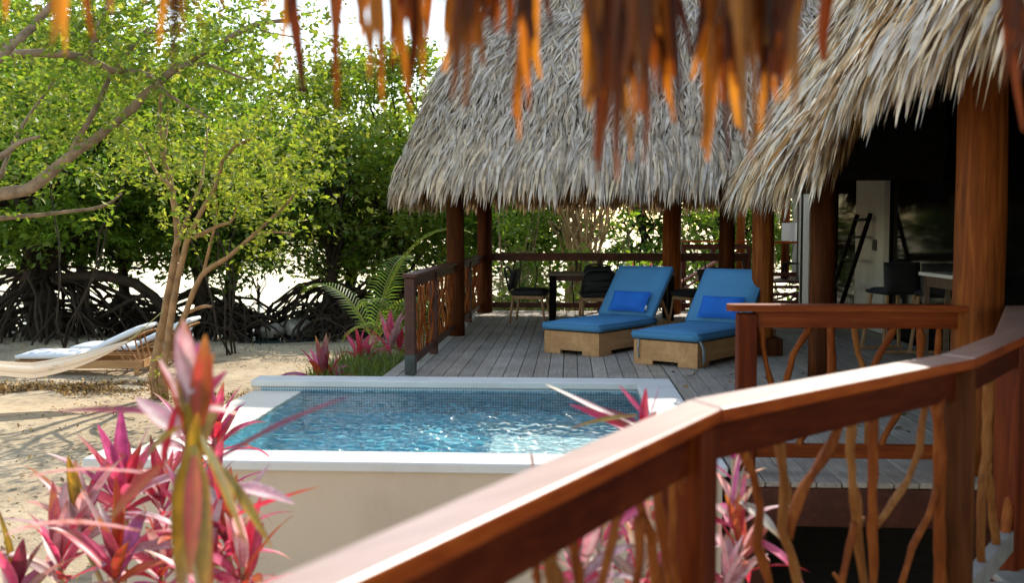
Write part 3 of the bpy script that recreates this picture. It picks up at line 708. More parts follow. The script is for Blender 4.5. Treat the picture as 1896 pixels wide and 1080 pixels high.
def fringe():
    b = MB()
    # px, tip y, width px, spread
    L = [(18,30,10),(60,25,12),(105,80,9),(112,60,10),(150,70,14),(143,95,12),(160,60,10),(205,20,12),(290,45,18),(322,118,15),(316,85,12),(345,50,14),(418,20,10),(468,25,14),(540,165,12),(533,120,9),
         (606,150,9),(613,80,10),(628,150,12),(622,190,8),(652,110,10),(668,80,14),(696,150,18),(700,200,10),(688,80,20),(715,90,14),(740,200,13),(736,120,18),(768,150,18),(780,190,16),(760,90,22),(800,70,14),(830,90,16),
         (858,195,22),(852,130,34),(872,120,26),(842,80,22),(888,115,20),(920,60,16),(938,62,18),(900,50,20),(972,210,26),(978,140,34),(968,250,10),(1000,60,18),
         (1105,290,26),(1096,250,30),(1120,200,34),(1140,330,20),(1150,210,26),(1132,260,22),(1165,90,20),(1184,300,17),(1180,200,22),(1206,120,26),(1232,215,40),(1216,180,30),(1244,225,16),(1205,70,30),
         (1312,290,24),(1322,240,34),(1345,225,24),(1350,290,18),(1372,240,22),(1380,160,30),(1392,300,12),(1402,250,20),(1425,240,24),(1415,180,30),(1335,150,40),(1440,160,26),(1458,212,26),(1466,150,24),(1360,120,40),
         (1520,105,12),(1872,235,17),(1880,150,26),(1862,110,18),(1890,180,20)]
    def eave_pt(px):
        for A, B in zip(EV, EV[1:]):
            p = on_plane(px, 100, A, B)
            t = (p.xy-A.xy).dot((B.xy-A.xy))/(B.xy-A.xy).length_squared
            if -.001 <= t <= 1.001: return A.lerp(B, t), (B-A).normalized()
        return None
    cols = [(.42,.17,.028), (.28,.09,.015), (.56,.28,.055), (.12,.032,.006), (.46,.20,.035), (.18,.05,.009), (.09,.022,.005)]
    for j, (px, ty, w_) in enumerate(L):
        for rep in range(2 if 1080 < px < 1480 or 840 < px < 1000 else 1):
            e = eave_pt(px+random.uniform(-12,12)*rep)
            if e is None: continue
            p, tdir = e; nrm = V((tdir.y, -tdir.x, 0))
            off = random.uniform(-.12, .15); p = p + nrm*(-off); Y = p.y
            q0 = at(px, (ty+6) if rep == 0 else ty*random.uniform(.45,.85), Y); Wt = w_*1.25*Y/F; ns = 1 if w_ < 14 else 2 if w_ < 26 else 3
            topz = p.z+.08; a0 = math.atan2(tdir.y, tdir.x)
            main = random.choice(cols) if px > 600 else random.choice([(.52,.29,.06), (.46,.24,.045), (.40,.19,.03)])
            for m in range(ns):
                fx = ((m+.5)/ns-.5)*Wt*.95; cut = 0 if m == ns//2 else random.uniform(0, .30)*(topz-q0.z)
                zb_ = q0.z+cut; W = Wt/ns*random.uniform(1.35,1.95); seg = 7; tw = random.uniform(-.9,.9); lean = random.uniform(-.012,.012)
                vs = []; cs = []; col = main if random.random() < .45 else random.choice(cols); g = random.uniform(.7,1.2); blunt = random.uniform(.1,.55)
                yo = random.uniform(-.02,.02)
                for i in range(seg+1):
                    t = i/seg; z = topz+(zb_-topz)*t; x = q0.x+fx*(1-.25*t*t)+lean*t*t*2+.004*math.sin(t*7+j+m); y = q0.y+yo+.015*math.sin(t*2+j+m)
                    prof = (1-.15*t) if t < .65 else (1-.0975)*(1-(1-blunt)*((t-.65)/.35)**1.3)
                    hw = W*.5*prof; a = a0+tw*(.6+.5*t); sd = V((math.cos(a), math.sin(a), 0)); nn = V((-sd.y, sd.x, 0)); c = V((x, y, z))
                    vs += [c-sd*hw, c+nn*hw*.35, c+sd*hw-V((0,0,hw*.8*(t > .99)))]; cs += [tuple(k*g for k in col)]*3
                fs = []
                for i in range(seg): fs += [(3*i, 3*i+1, 3*i+4, 3*i+3), (3*i+1, 3*i+2, 3*i+5, 3*i+4)]
                b.add(vs, fs, cs)
    for A, B in zip(EV, EV[1:]):
        for i in range(int((B-A).length*150)):
            p = A.lerp(B, random.random()); tdir = (B-A).normalized(); nn = V((tdir.y, -tdir.x, 0)); p = p-nn*random.uniform(-.10,.16)
            lo = p.z-.035+random.uniform(0,.08); hi = p.z+random.uniform(.12,.28); W = random.uniform(.012,.035); x_ = tdir*W*.5
            if lo < 1.4+.235*p.y+.02: lo = 1.4+.235*p.y+.02
            up = V((p.x, p.y, hi))+nn*.05; c = random.choice(cols)
            b.add([up-x_, up+x_, V((p.x,p.y,lo+.05))+x_, V((p.x,p.y,lo))-x_*.4, V((p.x,p.y,lo+.06))-x_], [(0,1,2,4), (4,2,3)], [c]*5)
    o = b.build('hanging_fringe', 'fringe', pr)
fringe()
b = MB()
for A, B in zip(EV, EV[1:]): b.tube([A+V((0,-.5,.42)), B+V((0,-.5,.42))], .06, 8)
b.build('beam', 'postdark', pr, smooth=True)

# ------------------------------------------------------------------ blue sun loungers
def cushion(mb, L, W, T, bev=.03, nx=12, ny=8, puff=.012):
    """rounded slab: x 0..L, y 0..W, z 0..T, puffed a little"""
    def prof(t, n): return t
    vs = []; N = nx+1
    def pt(i, j, top):
        x = L*i/nx; y = W*j/ny; e = min(i, nx-i)/nx*2; g = min(j, ny-j)/ny*2
        k = (1-(1-min(1, e*2.2))**3)*(1-(1-min(1, g*2.2))**3)
        return (x, y, T-bev*.6+(bev*.6+puff)*k+.003*noise.noise(V((x*6, y*6, L)))) if top else (x, y, bev*.5*(1-k))
    top = [[None]*(ny+1) for _ in range(nx+1)]; bot = [[None]*(ny+1) for _ in range(nx+1)]
    for i in range(nx+1):
        for j in range(ny+1):
            top[i][j] = len(vs); vs.append(pt(i, j, True))
    for i in range(nx+1):
        for j in range(ny+1):
            bot[i][j] = len(vs); vs.append(pt(i, j, False))
    fs = []
    for i in range(nx):
        for j in range(ny):
            fs.append((top[i][j], top[i+1][j], top[i+1][j+1], top[i][j+1])); fs.append((bot[i][j+1], bot[i+1][j+1], bot[i+1][j], bot[i][j]))
    ring = [(i, 0) for i in range(nx)]+[(nx, j) for j in range(ny)]+[(i, ny) for i in range(nx, 0, -1)]+[(0, j) for j in range(ny, 0, -1)]
    cx, cy = L/2, W/2
    midl = []
    for (i, j) in ring:
        x, y, z = vs[top[i][j]]; ox = (.010 if i == nx else -.010 if i == 0 else 0); oy = (.010 if j == ny else -.010 if j == 0 else 0)
        midl.append(len(vs)); vs.append((x+ox, y+oy, T*.5))
    n = len(ring)
    for k in range(n):
        i, j = ring[k]; i2, j2 = ring[(k+1) % n]
        fs.append((top[i][j], midl[k], midl[(k+1) % n], top[i2][j2])[::1]); fs.append((midl[k], bot[i][j], bot[i2][j2], midl[(k+1) % n]))
    mb.add(vs, fs)
    return [vs[top[i][j]] for i, j in ring]
def piping(ring, r=.006):
    b = MB(); b.tube([V(p)+V((0,0,.0)) for p in ring]+[ring[0]], r, 5, False); return b
def lounger(P, yaw, label, tied):
    W, LS, LB, BA = .74, 1.25, .755, math.radians(49)
    t = thing('sun_lounger', label, 'sun lounger', P, 'blue sun loungers on the deck')
    Lt = 1.98; z0, z1 = 0.0, .255
    b = MB(); th_ = .035
    def panel(a, c, cut):   # upright board with a foot cut-out, from a to c
        a, c = V(a), V(c); d = (c-a); Ln = d.length; d.normalize(); nn = V((-d.y, d.x, 0))*th_
        prof = [(0,0), (cut[0],0), (cut[0],cut[2]), (cut[1],cut[2]), (cut[1],0), (Ln,0), (Ln,z1), (0,z1)]
        vs = [a+d*s_+V((0,0,z)) for s_, z in prof]; k = len(vs); vs += [v+nn for v in vs]
        fs = [(0,1,2,7), (2,3,6,7), (3,4,5,6)]; fs = fs+[tuple(i+k for i in f)[::-1] for f in fs]+[((i+1) % k, i, k+i, k+(i+1) % k) for i in range(k)]
        b.add(vs, fs)
    # local: x along length, y across (0..W)
    panel((0,W,0), (0,0,0), (.22,.52,.045)); panel((Lt,0,0), (Lt,W,0), (.22,.52,.045))
    panel((th_+.001,0,0), (Lt-th_-.001,0,0), (.22,Lt-.3,.05)); panel((Lt-th_-.001,W,0), (th_+.001,W,0), (.22,Lt-.3,.05))
    for i in range(13): b.box((.1+i*.145, W/2, z1-.02), (.09, W-.075, .02))
    def sub(mb, name, mat, parent, sm=True):
        o = mb.build(name, mat, None, smooth=sm); o.parent = parent; return o
    base = sub(b, 'base', 'teak', t, False)
    # back support frame
    hx = LS-.06; R = Matrix.Rotation(-BA, 3, 'Y')
    b = MB()
    for y in (.04, W-.04): b.beam(V((hx,y,z1+.01)), V((hx,y,z1+.01))+R @ V((LB,0,0)), .04, .03)
    for i in range(8): 
        q = V((hx,W/2,z1+.012))+R @ V((.08+i*.095,0,0)); b.box(q, (.06,W-.12,.016), R)
    for y in (.1, W-.1): b.beam(V((hx,y,z1+.01))+R @ V((.5,0,0)), V((hx+.62,y,z1-.01)), .03, .025)
    sub(b, 'backrest_frame', 'teak', t, False)
    b = MB(); ring = cushion(b, LS+.03, W+.02, .105)
    o = sub(b, 'seat_cushion', 'blue', t); o.location = (-.02,-.01,z1+.003)
    pp = piping(ring); e = pp.build('piping', 'blue', None, smooth=True); e.parent = o
    b = MB(); ring = cushion(b, LB, W+.01, .10)
    o2 = sub(b, 'back_cushion', 'blue', t); o2.rotation_euler = (0,-BA,0); o2.location = V((LS-.03,-.005,z1+.07))
    e = piping(ring).build('piping', 'blue', None, smooth=True); e.parent = o2
    # lumbar pillow
    b = MB(); n_ = 12
    for j in range(n_+1):
        for i in range(n_+1):
            u, v = i/n_*2-1, j/n_*2-1; k = ((1-u**4)*(1-v**4)); pinch = 1-.05*(1-abs(u))*abs(v)
            b.v.append((.145*v*(1-.06*(1-u*u)), .26*u*(1-.04*(1-v*v)), .065*k**.6))
    m_ = n_+1
    for j in range(n_):
        for i in range(n_): a = j*m_+i; b.f.append((a, a+1, a+m_+1, a+m_)); 
    off = len(b.v); b.v += [(x, y, -z) for x, y, z in b.v[:off]]; b.f += [tuple(i+off for i in f)[::-1] for f in b.f[:n_*n_]]
    o3 = sub(b, 'pillow', 'royal', t); o3.rotation_euler = (0,-BA-.12,0)
    o3.location = V((LS-.04,W*.44,z1+.07))+R @ V((.15,0,.155))
    b = MB(); b.box((-.08,-.262,0), (.05,.012,.03)); e = b.build('pillow_tag', 'shade', None); e.parent = o3
    if tied:
        for (p0, p1, p2) in (((-.012,W-.06,z1+.01), (-.022,W-.055,.16), (-.018,W-.07,.06)), ((.03,-.012,z1+.02), (.07,-.03,.15), (.09,-.02,.03)), ((.03,-.012,z1+.02), (.10,-.03,.17), (.10,-.03,.06))):
            b = MB(); b.tube([p0, V(p0).lerp(V(p1), .5)+V((-.006,-.012,0)), p1, p2], .009, 6); sub(b, 'tie', 'strap', t)
    t.rotation_euler = (0,0,PI/2-yaw)
    return t
LY = math.radians(34)
# origin = the front right corner (local y grows to the left)
ax = V((math.sin(LY), math.cos(LY), 0)); rt = V((math.cos(LY), -math.sin(LY), 0))
pR = V((.668, 10.83, 0))+rt*.74; pL = V((-.30, 11.76, 0))+rt*.74
lounger(pR, LY, 'blue cushioned sun lounger nearest the red railing, with grey ties hanging at its corners', True)
lounger(pL, LY, 'blue cushioned sun lounger nearer the dining table, without ties at its corners', False)

# ------------------------------------------------------------------ dining furniture
def child(mb, name, mat, parent, sm=False):
    o = mb.build(name, mat, None, smooth=sm); o.parent = parent; return o
tb = thing('dining_table', 'long dark dining table set between black cushioned chairs in the pavilion', 'table', (.62, 16.15, 0))
b = MB()
for i in range(6): b.box((0, -.4+i*.16, .725), (1.95, .155, .035), bevel=.004)
child(b, 'tabletop', 'tabletop', tb)
b = MB(); b.beam((-.85,-.36,.665), (.85,-.36,.665), .03, .08); b.beam((-.85,.36,.665), (.85,.36,.665), .03, .08); b.beam((-.85,-.34,.665), (-.85,.34,.665), .03, .08); b.beam((.85,-.34,.665), (.85,.34,.665), .03, .08); child(b, 'apron', 'railold', tb)
for x in (-.9, .9):
    for y in (-.4, .4):
        b = MB(); b.box((x, y, .353), (.1, .1, .706), bevel=.005); child(b, 'leg', 'blackwood_and_shade', tb)
def dchair(loc, rz, label):
    t = thing('dining_chair', label, 'chair', loc, 'dining chairs around the pavilion table')
    b = MB(); cushion(b, .5, .5, .11, .04); o = child(b, 'seat_cushion', 'blackcush', t, True); o.location = (-.25,-.25,.40)
    b = MB(); pts = []
    for i in range(17):
        a = PI*i/16; s_ = math.sin(a); pts.append((-.25*math.cos(a)**1 if False else -.25*(1 if a < PI/2 else -1)*abs(math.cos(a))**.5, -.27-.10*s_**.6, .47+.36*s_**.6))
    b.tube(pts, .017, 8)
    for k in range(2): b.tube([(-.22,-.30-.03*k,.58+.1*k), (0,-.34-.03*k,.58+.1*k), (.22,-.30-.03*k,.58+.1*k)], .012, 6)
    child(b, 'backrest', 'black', t, True)
    b = MB(); cushion(b, .42, .30, .07, .03); o = child(b, 'back_cushion', 'blackcush', t, True); o.rotation_euler = (math.radians(75),0,0); o.location = (-.21,-.25,.5)
    b = MB(); 
    for y in (-.23,.23): b.beam((-.23,y,.385), (.23,y,.385), .03, .05)
    for x in (-.23,.23): b.beam((x,-.215,.385), (x,.215,.385), .03, .05)
    child(b, 'seat_frame', 'chairwood', t)
    for x in (-1,1):
        for y in (-1,1):
            b = MB(); b.tube([(x*.23,y*.22,.39), (x*.26,y*.27,.0)], [.022,.017], 8); child(b, 'leg', 'chairwood', t, True)
    t.rotation_euler = (0,0,rz); return t
dchair((-.62, 15.72, 0), -PI/2-.15, 'black dining chair at the left end of the table, seen from the side')
dchair((.40, 15.35, 0), 0.05, 'black arch backed dining chair with its back to the pool at the table')
dchair((.45, 16.95, 0), PI, 'black dining chair on the far side of the table against the railing')
dchair((1.86, 15.55, 0), PI/2+.5, 'black dining chair half hidden between the two blue loungers')

# bar stools, bar table, ladder by the villa wall
def stool(loc, rz, label):
    t = thing('bar_stool', label, 'bar stool', loc, 'bar stools under the villa eave')
    b = MB(); cushion(b, .42, .42, .07, .03); o = child(b, 'seat', 'blackcush', t, True); o.location = (-.21,-.21,.66)
    b = MB(); cushion(b, .44, .34, .05, .02); o = child(b, 'backrest', 'blackcush', t, True); o.rotation_euler = (math.radians(84),0,0); o.location = (-.22,-.19,.69)
    for x in (-1,1):
        for y in (-1,1):
            b = MB(); b.beam((x*.17,y*.17,.66), (x*.24,y*.23,.03), .035, .035); child(b, 'leg', 'chairwood', t)
    for y in (-1,1): b = MB(); b.beam((-.27,y*.23,.018), (.27,y*.23,.018), .04, .035); child(b, 'runner', 'chairwood', t)
    for x in (-1,1): b = MB(); b.beam((x*.205,-.2,.33), (x*.205,.2,.33), .025, .03); child(b, 'foot_rail', 'chairwood', t)
    t.rotation_euler = (0,0,rz); return t
st = on_z(1650, 650, 0); stool((st.x, st.y, 0), .25, 'black bar stool with pale splayed wooden legs left of the other stool')
st = on_z(1735, 660, 0); stool((st.x, st.y, 0), -.1, 'black bar stool closest to the thick round post by the glass doors')
bt = thing('bar_table', 'high narrow table with pale top against the dark glass doors', 'table', (3.98, 10.9, 0))
b = MB(); b.box((0,0,.93), (.34,1.2,.04), bevel=.006); child(b, 'tabletop', 'shade', bt)
b = MB(); b.box((-.11,0,.85), (.02,1.1,.11)); b.box((.11,0,.85), (.02,1.1,.11)); child(b, 'apron', 'tabletop', bt)
for y in (-.5,.5):
    for x in (-.11,.11):
        b = MB(); b.box((x, y*1.0, .455), (.05,.05,.909)); child(b, 'leg', 'tabletop', bt)
ld = thing('towel_ladder', 'dark wooden towel ladder leaning against the white wall', 'ladder', (WX-.3, 14.0, 0))
b = MB()
t0, t1 = on_plane(1588, 397, V((WX-.08,0,0)), V((WX-.08,1,0))), on_plane(1612, 395, V((WX-.08,0,0)), V((WX-.08,1,0)))
ld.location = (0,0,0)
fb_ = (V((WX-.55, t0.y+.12, 0)), V((WX-.55, t1.y+.05, 0)))
for tp, bo in ((t0, fb_[0]), (t1, fb_[1])):
    b = MB(); b.beam(bo, tp, .055, .05); child(b, 'stile', 'blackwood_and_shade', ld)
for k in (.16, .38, .6, .8, .95):
    b = MB(); b.beam(fb_[0].lerp(t0, k), fb_[1].lerp(t1, k), .04, .035); child(b, 'rung', 'blackwood_and_shade', ld)

# neighbouring porch seen through the posts
npz = .38
nb = thing('neighbour_porch', 'far raised porch with red railing seen between the posts', 'porch', (4.5, 22, npz))
b = MB(); 
for i in range(22): b.box((3.4+i*.14+.07, 22.6, npz-.02), (.133, 3.2, .04))
child_loc = lambda mb, name, mat, sm=False: mb.build(name, mat, nb, smooth=sm)
child_loc(b, 'floor', 'railold')
for i in range(3):
    b = MB(); b.box((4.9, 20.8-.28*i, npz-.11-.13*i), (2.0, .3, .05)); child_loc(b, 'stair_tread', 'railold')
b = MB()
b.beam(at(1262, 447, 20.5), at(1385, 447, 20.5), .12, .035); b.beam(at(1395, 449, 20.9), at(1475, 449, 20.9), .1, .04); child_loc(b, 'handrail', 'rail')
b = MB(); b.beam(at(1262, 457, 20.5), at(1385, 457, 20.5), .045, .1); b.beam(at(1395, 508, 20.9), at(1475, 508, 20.9), .05, .08); child_loc(b, 'rail_beam', 'railold')
for px in (1266, 1320, 1386):
    b = MB(); p = at(px, 460, 20.5); b.box((p.x, 20.5, (1.1-.8)/2), (.09,.09,1.9)); child_loc(b, 'post', 'railold')
b = MB(); b.beam(at(1240, 535, 18.6), at(1330, 482, 19.6), .09, .04); b.beam(at(1250, 545, 18.6), at(1330, 494, 19.6), .04, .04); child_loc(b, 'stair_handrail', 'rail')
for px, y in ((1455, 22.5), (1372, 22.0)):
    p = at(px, 400, y); b = MB(); b.tube([(p.x, y, npz), (p.x, y, 3.2)], .09, 12); child_loc(b, 'post', 'post', True)
b = MB(); p = at(1485, 440, 23.5); b.box((p.x+.9, 23.5, 1.7), (2.2, .15, 3.0)); child_loc(b, 'wall', 'wall')
b = MB(); b.box((5.6, 22.6, 3.3), (4.8, 3.6, .1)); child_loc(b, 'ceiling', 'roofbase')
b = MB(); q = at(1478, 400, 21.6); b.tube([(q.x, 21.6, npz), (q.x, 21.6, 2.6)], .02, 6); child_loc(b, 'pole', 'black')
st_ = thing('side_table', 'small black side table under the white lamp', 'side table', (at(1466, 480, 21.8).x, 21.8, npz))
b = MB(); b.box((0,0,.33), (.36,.34,.03)); child(b, 'tabletop', 'blackwood_and_shade', st_)
for x in (-.15,.15):
    for y in (-.14,.14): b = MB(); b.box((x,y,.157), (.04,.04,.314)); child(b, 'leg', 'blackwood_and_shade', st_)
lp = thing('table_lamp', 'white drum shade lamp with a branch stem on the black side table', 'lamp', (at(1461, 480, 21.8).x, 21.8, npz+.346))
b = MB(); n = 20
zt_, zb_ = at(1461, 413, 21.8).z-lp.location.z, at(1461, 446, 21.8).z-lp.location.z
b.tube([(0,0,zb_), (0,0,zt_)], [.165,.158], n, False); child(b, 'lamp_shade', 'shade', lp, True)
b = MB(); b.tube([(0,0,0), (.01,0,.1), (-.05,0,zb_+.05)], [.015,.012,.01], 6); b.tube([(.01,0,.1), (.06,0,.22), (.09,0,zb_-.02)], [.011,.009,.008], 6); b.tube([(0,0,0),(0,0,.02)], .07, 12); child(b, 'stem', 'mangrove_bark', lp, True)

# ------------------------------------------------------------------ trees
def leaves_np(P, size, cols, up=0.35, seed=0, aspect=.5, droop=0.0):
    r = np.random.default_rng(seed); n = len(P)
    d = unit(r.normal(size=(n,3))*np.array([1,1,.6])+np.array([0,0,-droop])); nn = unit(r.normal(size=(n,3))+np.array([0,0,up*2.5])); s_ = unit(np.cross(d, nn)); nn = np.cross(s_, d)
    L = (size*r.uniform(.6,1.4,n))[:,None]; W = L*aspect*r.uniform(.8,1.2,n)[:,None]
    v = np.stack([P, P+d*L*.5+s_*W*.5+nn*L*.06, P+d*L-nn*L*.08, P+d*L*.5-s_*W*.5+nn*L*.06], 1).reshape(-1,3)
    f = np.arange(n*4).reshape(-1,4)
    c = np.array(cols)[r.integers(0, len(cols), n)]*r.uniform(.85,1.15,n)[:,None]
    return v, f, np.repeat(c, 4, 0)
def crown_mesh(name, parent, clumps, per, size, cols, seed=0, spread=(1,1,.7), up=.35, aspect=.5, droop=0., mat='leaf'):
    r = np.random.default_rng(seed); out = []; cl = []
    for (x, y, z, rad) in clumps:
        n = max(6, int(per*(rad/.6)**2)); g = unit(r.normal(size=(n,3))+np.array([0,0,.25]))*(r.random(n)**.33)[:,None]*rad*np.array(spread)
        out.append(g+np.array([x,y,z])); 
    P = np.concatenate(out); nt_ = len(P); tw = np.repeat(P[::6], 6, 0)[:nt_]; P = tw+r.normal(size=(nt_,3))*size*.42
    v, f, c = leaves_np(P, size, cols, up, seed+1, aspect, droop)
    k = 0; tone = []
    for (x, y, z, rad), g in zip(clumps, out): tone.append(np.full(len(g), r.uniform(.78,1.2)))
    c = c*np.repeat(np.concatenate(tone), 4)[:,None]
    return np_mesh(name, v, f, c, mat, parent)
def limb(b, a, c, r0, r1, n=6, amp=.12, seed=0, sides=8, sag=0.0):
    a, c = V(a), V(c); L = (c-a).length; pts = []; rr = []
    for i in range(n+1):
        t = i/n; w_ = math.sin(PI*t)*amp*L
        pts.append(a.lerp(c, t)+V((w_*wob(t*2, 1.7, seed), w_*wob(t*2, 1.7, seed+3), w_*wob(t*2, 1.7, seed+5)-sag*L*math.sin(PI*t))))
        rr.append(r0+(r1-r0)*t)
    b.tube(pts, rr, sides); return pts
DARKG = [(.115,.22,.028), (.14,.255,.034), (.175,.29,.038), (.125,.235,.03), (.20,.31,.04)]
MIDG = [(.13,.23,.03), (.165,.275,.04), (.11,.20,.028), (.185,.28,.042), (.21,.295,.048)]
YELG = [(.22,.28,.04), (.26,.31,.05), (.17,.24,.035), (.30,.33,.075), (.20,.26,.05)]
def prop_roots(b, x, y, zb, n, hmax, rmax, seed, r=.035):
    rr = random.Random(seed)
    for i in range(n):
        a = rr.uniform(0, 2*PI); R_ = rr.uniform(.35, 1)*rmax; h = rr.uniform(.25, 1)*hmax
        pts = []; a2 = a+rr.uniform(-.5,.5)
        for k in range(7):
            t = k/6; q = R_*(t**.8); z = zb+h*(1-t**2.2)*(1 if k else 1)
            aa = a+(a2-a)*t
            gx, gy = x+math.cos(aa)*q, y+math.sin(aa)*q
            pts.append((gx+rr.uniform(-.07,.07)*(k>0), gy+rr.uniform(-.07,.07)*(k>0), (max(z, zb-.3)+rr.uniform(-.06,.06)*(k>0)) if k < 6 else zb-.35))
        r0 = r*rr.uniform(.5,1.4); b.tube(pts, [r0*1.2, r0, r0*.9, r0*.85, r0*.8, r0*.75, r0*.7], 5, False)
        if rr.random() < .7:
            k = rr.randint(2, 4); p = V(pts[k]); e = V((p.x+math.cos(a+rr.uniform(-1,1))*R_*.5, p.y+math.sin(a+rr.uniform(-1,1))*R_*.5, zb-.3))
            m_ = (p+e)/2+V((math.cos(a)*.2, math.sin(a)*.2, .2)); b.tube([p, m_, e], [r0*.7, r0*.6, r0*.5], 5, False)
def mangrove(X, Y, H, R_, label, roots=26, seed=0, cols=DARKG, per=120, ncl=70, zmin=.5, size=.17, rr=1.0, trunk_r=.16, rootr=2.2, hmax=1.3, lean=(0,0), dens_low=1.0):
    zb = gz(X, Y); t = thing('mangrove_tree', label, 'tree', (X, Y, zb), 'mangrove trees along the shore')
    r = random.Random(seed); b = MB()
    top = V((X+lean[0], Y+lean[1], zb+H*.6)); tp = limb(b, (X, Y, zb-.2), top, trunk_r, trunk_r*.45, 8, .1, seed, 10)
    clumps = []
    for i in range(ncl):
        while True:
            u = V((r.uniform(-1,1), r.uniform(-1,1), r.uniform(-1,1)))
            if .35 < u.length < 1: break
        cz = zb+H*.58; z = cz+u.z*H*.42
        if z < zmin+.35*r.random(): z = zmin+r.uniform(0,.9)
        wdt = R_*(1 if z < cz else math.sqrt(max(.15, 1-((z-cz)/(H*.45))**2)))
        clumps.append((X+lean[0]*.7+u.x*wdt, Y+lean[1]*.7+u.y*wdt, z, r.uniform(.45,.95)*rr))
    for i, c in enumerate(clumps):
        if i % 2 == 0:
            s_ = tp[min(8, 3+int(5*r.random()))]; limb(b, s_, c[:3], trunk_r*r.uniform(.22,.42), .012, 5, .18, seed+i, 6)
    b.build('trunk', 'mangrove_bark', t, smooth=True)
    if roots:
        b = MB(); prop_roots(b, X, Y, zb, int(roots*1.5), hmax, rootr, seed+9, min(.042, trunk_r*.24)); b.build('prop_roots', 'mangrove_bark', t, smooth=True)
    crown_mesh('crown', t, clumps, per, size, cols, seed+2, up=.8)
    return t
def gx(px, Y): return at(px, 427, Y).x
mangrove(gx(85,21.8), 21.8, 6.6, 2.7, 'big dark mangrove tree on the far left with thick trunk and arching roots', 44, 11, DARKG+MIDG, 150, 80, .8, .17, 1, .42, 2.8, 1.7)
mangrove(gx(372,23.4), 23.4, 6.4, 2.3, 'mangrove tree with dark trunk behind the slender tan tree on the sand', 24, 12, MIDG+DARKG, 130, 84, .0, .17, 1, .21, 2.4, 1.1)
mangrove(gx(610,24.4), 24.4, 6.0, 2.0, 'round mangrove tree over tangled black roots left of the pavilion', 50, 13, MIDG+YELG, 120, 62, .45, .16, 1, .17, 2.2, 1.4)
mangrove(gx(745,25.0), 25.0, 7.0, 2.2, 'tall mangrove tree rising behind the left slope of the thatched pavilion roof', 56, 14, MIDG+YELG[:2], 120, 70, .2, .17, 1, .2, 2.5, 1.5)
mangrove(gx(-60,24.5), 24.5, 8.5, 3.0, 'mangrove tree at the left picture edge behind the big dark mangrove', 30, 15, DARKG+MIDG, 110, 70, .3, .19, 1.1, .22)
mangrove(gx(235,25.5), 25.5, 7.2, 2.4, 'mangrove tree in the water between the big dark trunk and the slender tree', 22, 16, MIDG+DARKG, 120, 72, .3, .18, 1, .16, 2.0, 1.0)
mangrove(gx(960,24.6), 24.6, 6, 1.8, 'dark mangrove tree behind the back railing left of the many stemmed shrub', 36, 17, DARKG, 150, 60, -.3, .17, 1, .14, 1.8, 1.1)
mangrove(gx(1190,27.5), 27.5, 6, 1.7, 'sparse mangrove tree beyond the back railing right of the many stemmed shrub', 18, 18, DARKG+MIDG, 90, 64, -.2, .17, .8, .13, 1.8, 1.2)
mangrove(gx(1330,28), 28, 6.5, 2.2, 'mangrove tree seen between the right posts of the pavilion', 14, 19, DARKG+MIDG, 100, 66, .0, .18, 1, .16, 1.8, 1.0)
mangrove(gx(1500,29), 29, 6.5, 2.4, 'bright green mangrove tree behind the white lamp of the far porch', 10, 20, MIDG+YELG, 110, 60, -.4, .18, 1, .16, 1.8, 1.0)
mangrove(gx(478,33), 33, 1.95, 1.5, 'low young mangrove bush standing alone out in the bright water', 14, 21, MIDG, 90, 16, .15, .15, .7, .06, 1.2, .6)
mangrove(gx(860,29), 29, 7.0, 2.4, 'mangrove tree far behind the left posts of the pavilion', 14, 22, DARKG, 110, 60, .1, .19, 1.1, .18)

mangrove(gx(150,28.5), 28.5, 9.5, 3.2, 'tall light green mangrove tree far back at the left between two darker ones', 10, 23, MIDG+YELG, 100, 80, .9, .19, 1.1, .2, 1.8, .8)
mangrove(gx(420,28.0), 28.0, 8.2, 2.6, 'tall light green mangrove tree far back above the slender tree', 10, 24, MIDG+YELG, 110, 80, .1, .19, 1.1, .2, 1.8, .8)
mangrove(gx(640,28.5), 28.5, 7.6, 2.4, 'light green mangrove tree far back left of the pavilion roof below the open sky', 10, 25, MIDG+YELG, 110, 80, -.2, .19, 1.1, .2, 1.8, .8)
# arching limbs low over the water, from the mangroves
def arch(tree_px, Y, pts, radii, label):
    t = thing('fallen_branch', label, 'branch', at(*pts[0], Y)); b = MB()
    P = [at(px, py, Y+dy) for (px, py), dy in zip(pts, np.linspace(0,.6,len(pts)))]
    o = []; rr = []
    for i in range(len(P)-1):
        for k in range(4): tt = k/4; o.append(P[i].lerp(P[i+1], tt)); rr.append(radii[0]+(radii[1]-radii[0])*(i+tt)/(len(P)-1))
    o.append(P[-1]); rr.append(radii[1]); b.tube(o, rr, 8); return t, b
t, b = arch(0, 21.6, [(100,520),(150,512),(200,512),(250,525),(285,550),(320,590),(350,625)], (.13,.10), 'thick dark mangrove limb arching right over the bright water')
b.tube([at(270,545,21.8), at(235,560,21.8), at(200,580,21.8), at(180,590,21.8)], [.06,.05,.04,.03], 6); b.tube([at(226,566,21.8), at(222,590,21.8)], [.035,.025], 6)
b.tube([at(160,513,21.7), at(160,560,21.7), at(165,585,21.7), at(200,610,21.9)], [.06,.05,.045,.03], 6)
b.build('limb', 'mangrove_bark', t, smooth=True)
t, b = arch(0, 23.0, [(385,560),(410,580),(440,600),(465,615)], (.09,.06), 'dark curved mangrove root reaching right across the sand edge')
b.tube([at(412,582,23), at(425,560,23), at(424,530,23), at(420,500,23.2)], [.06,.045,.04,.03], 6); b.tube([at(430,592,23), at(480,585,23.3), at(545,588,23.6)], [.045,.035,.025], 6)
b.build('limb', 'mangrove_bark', t, smooth=True)
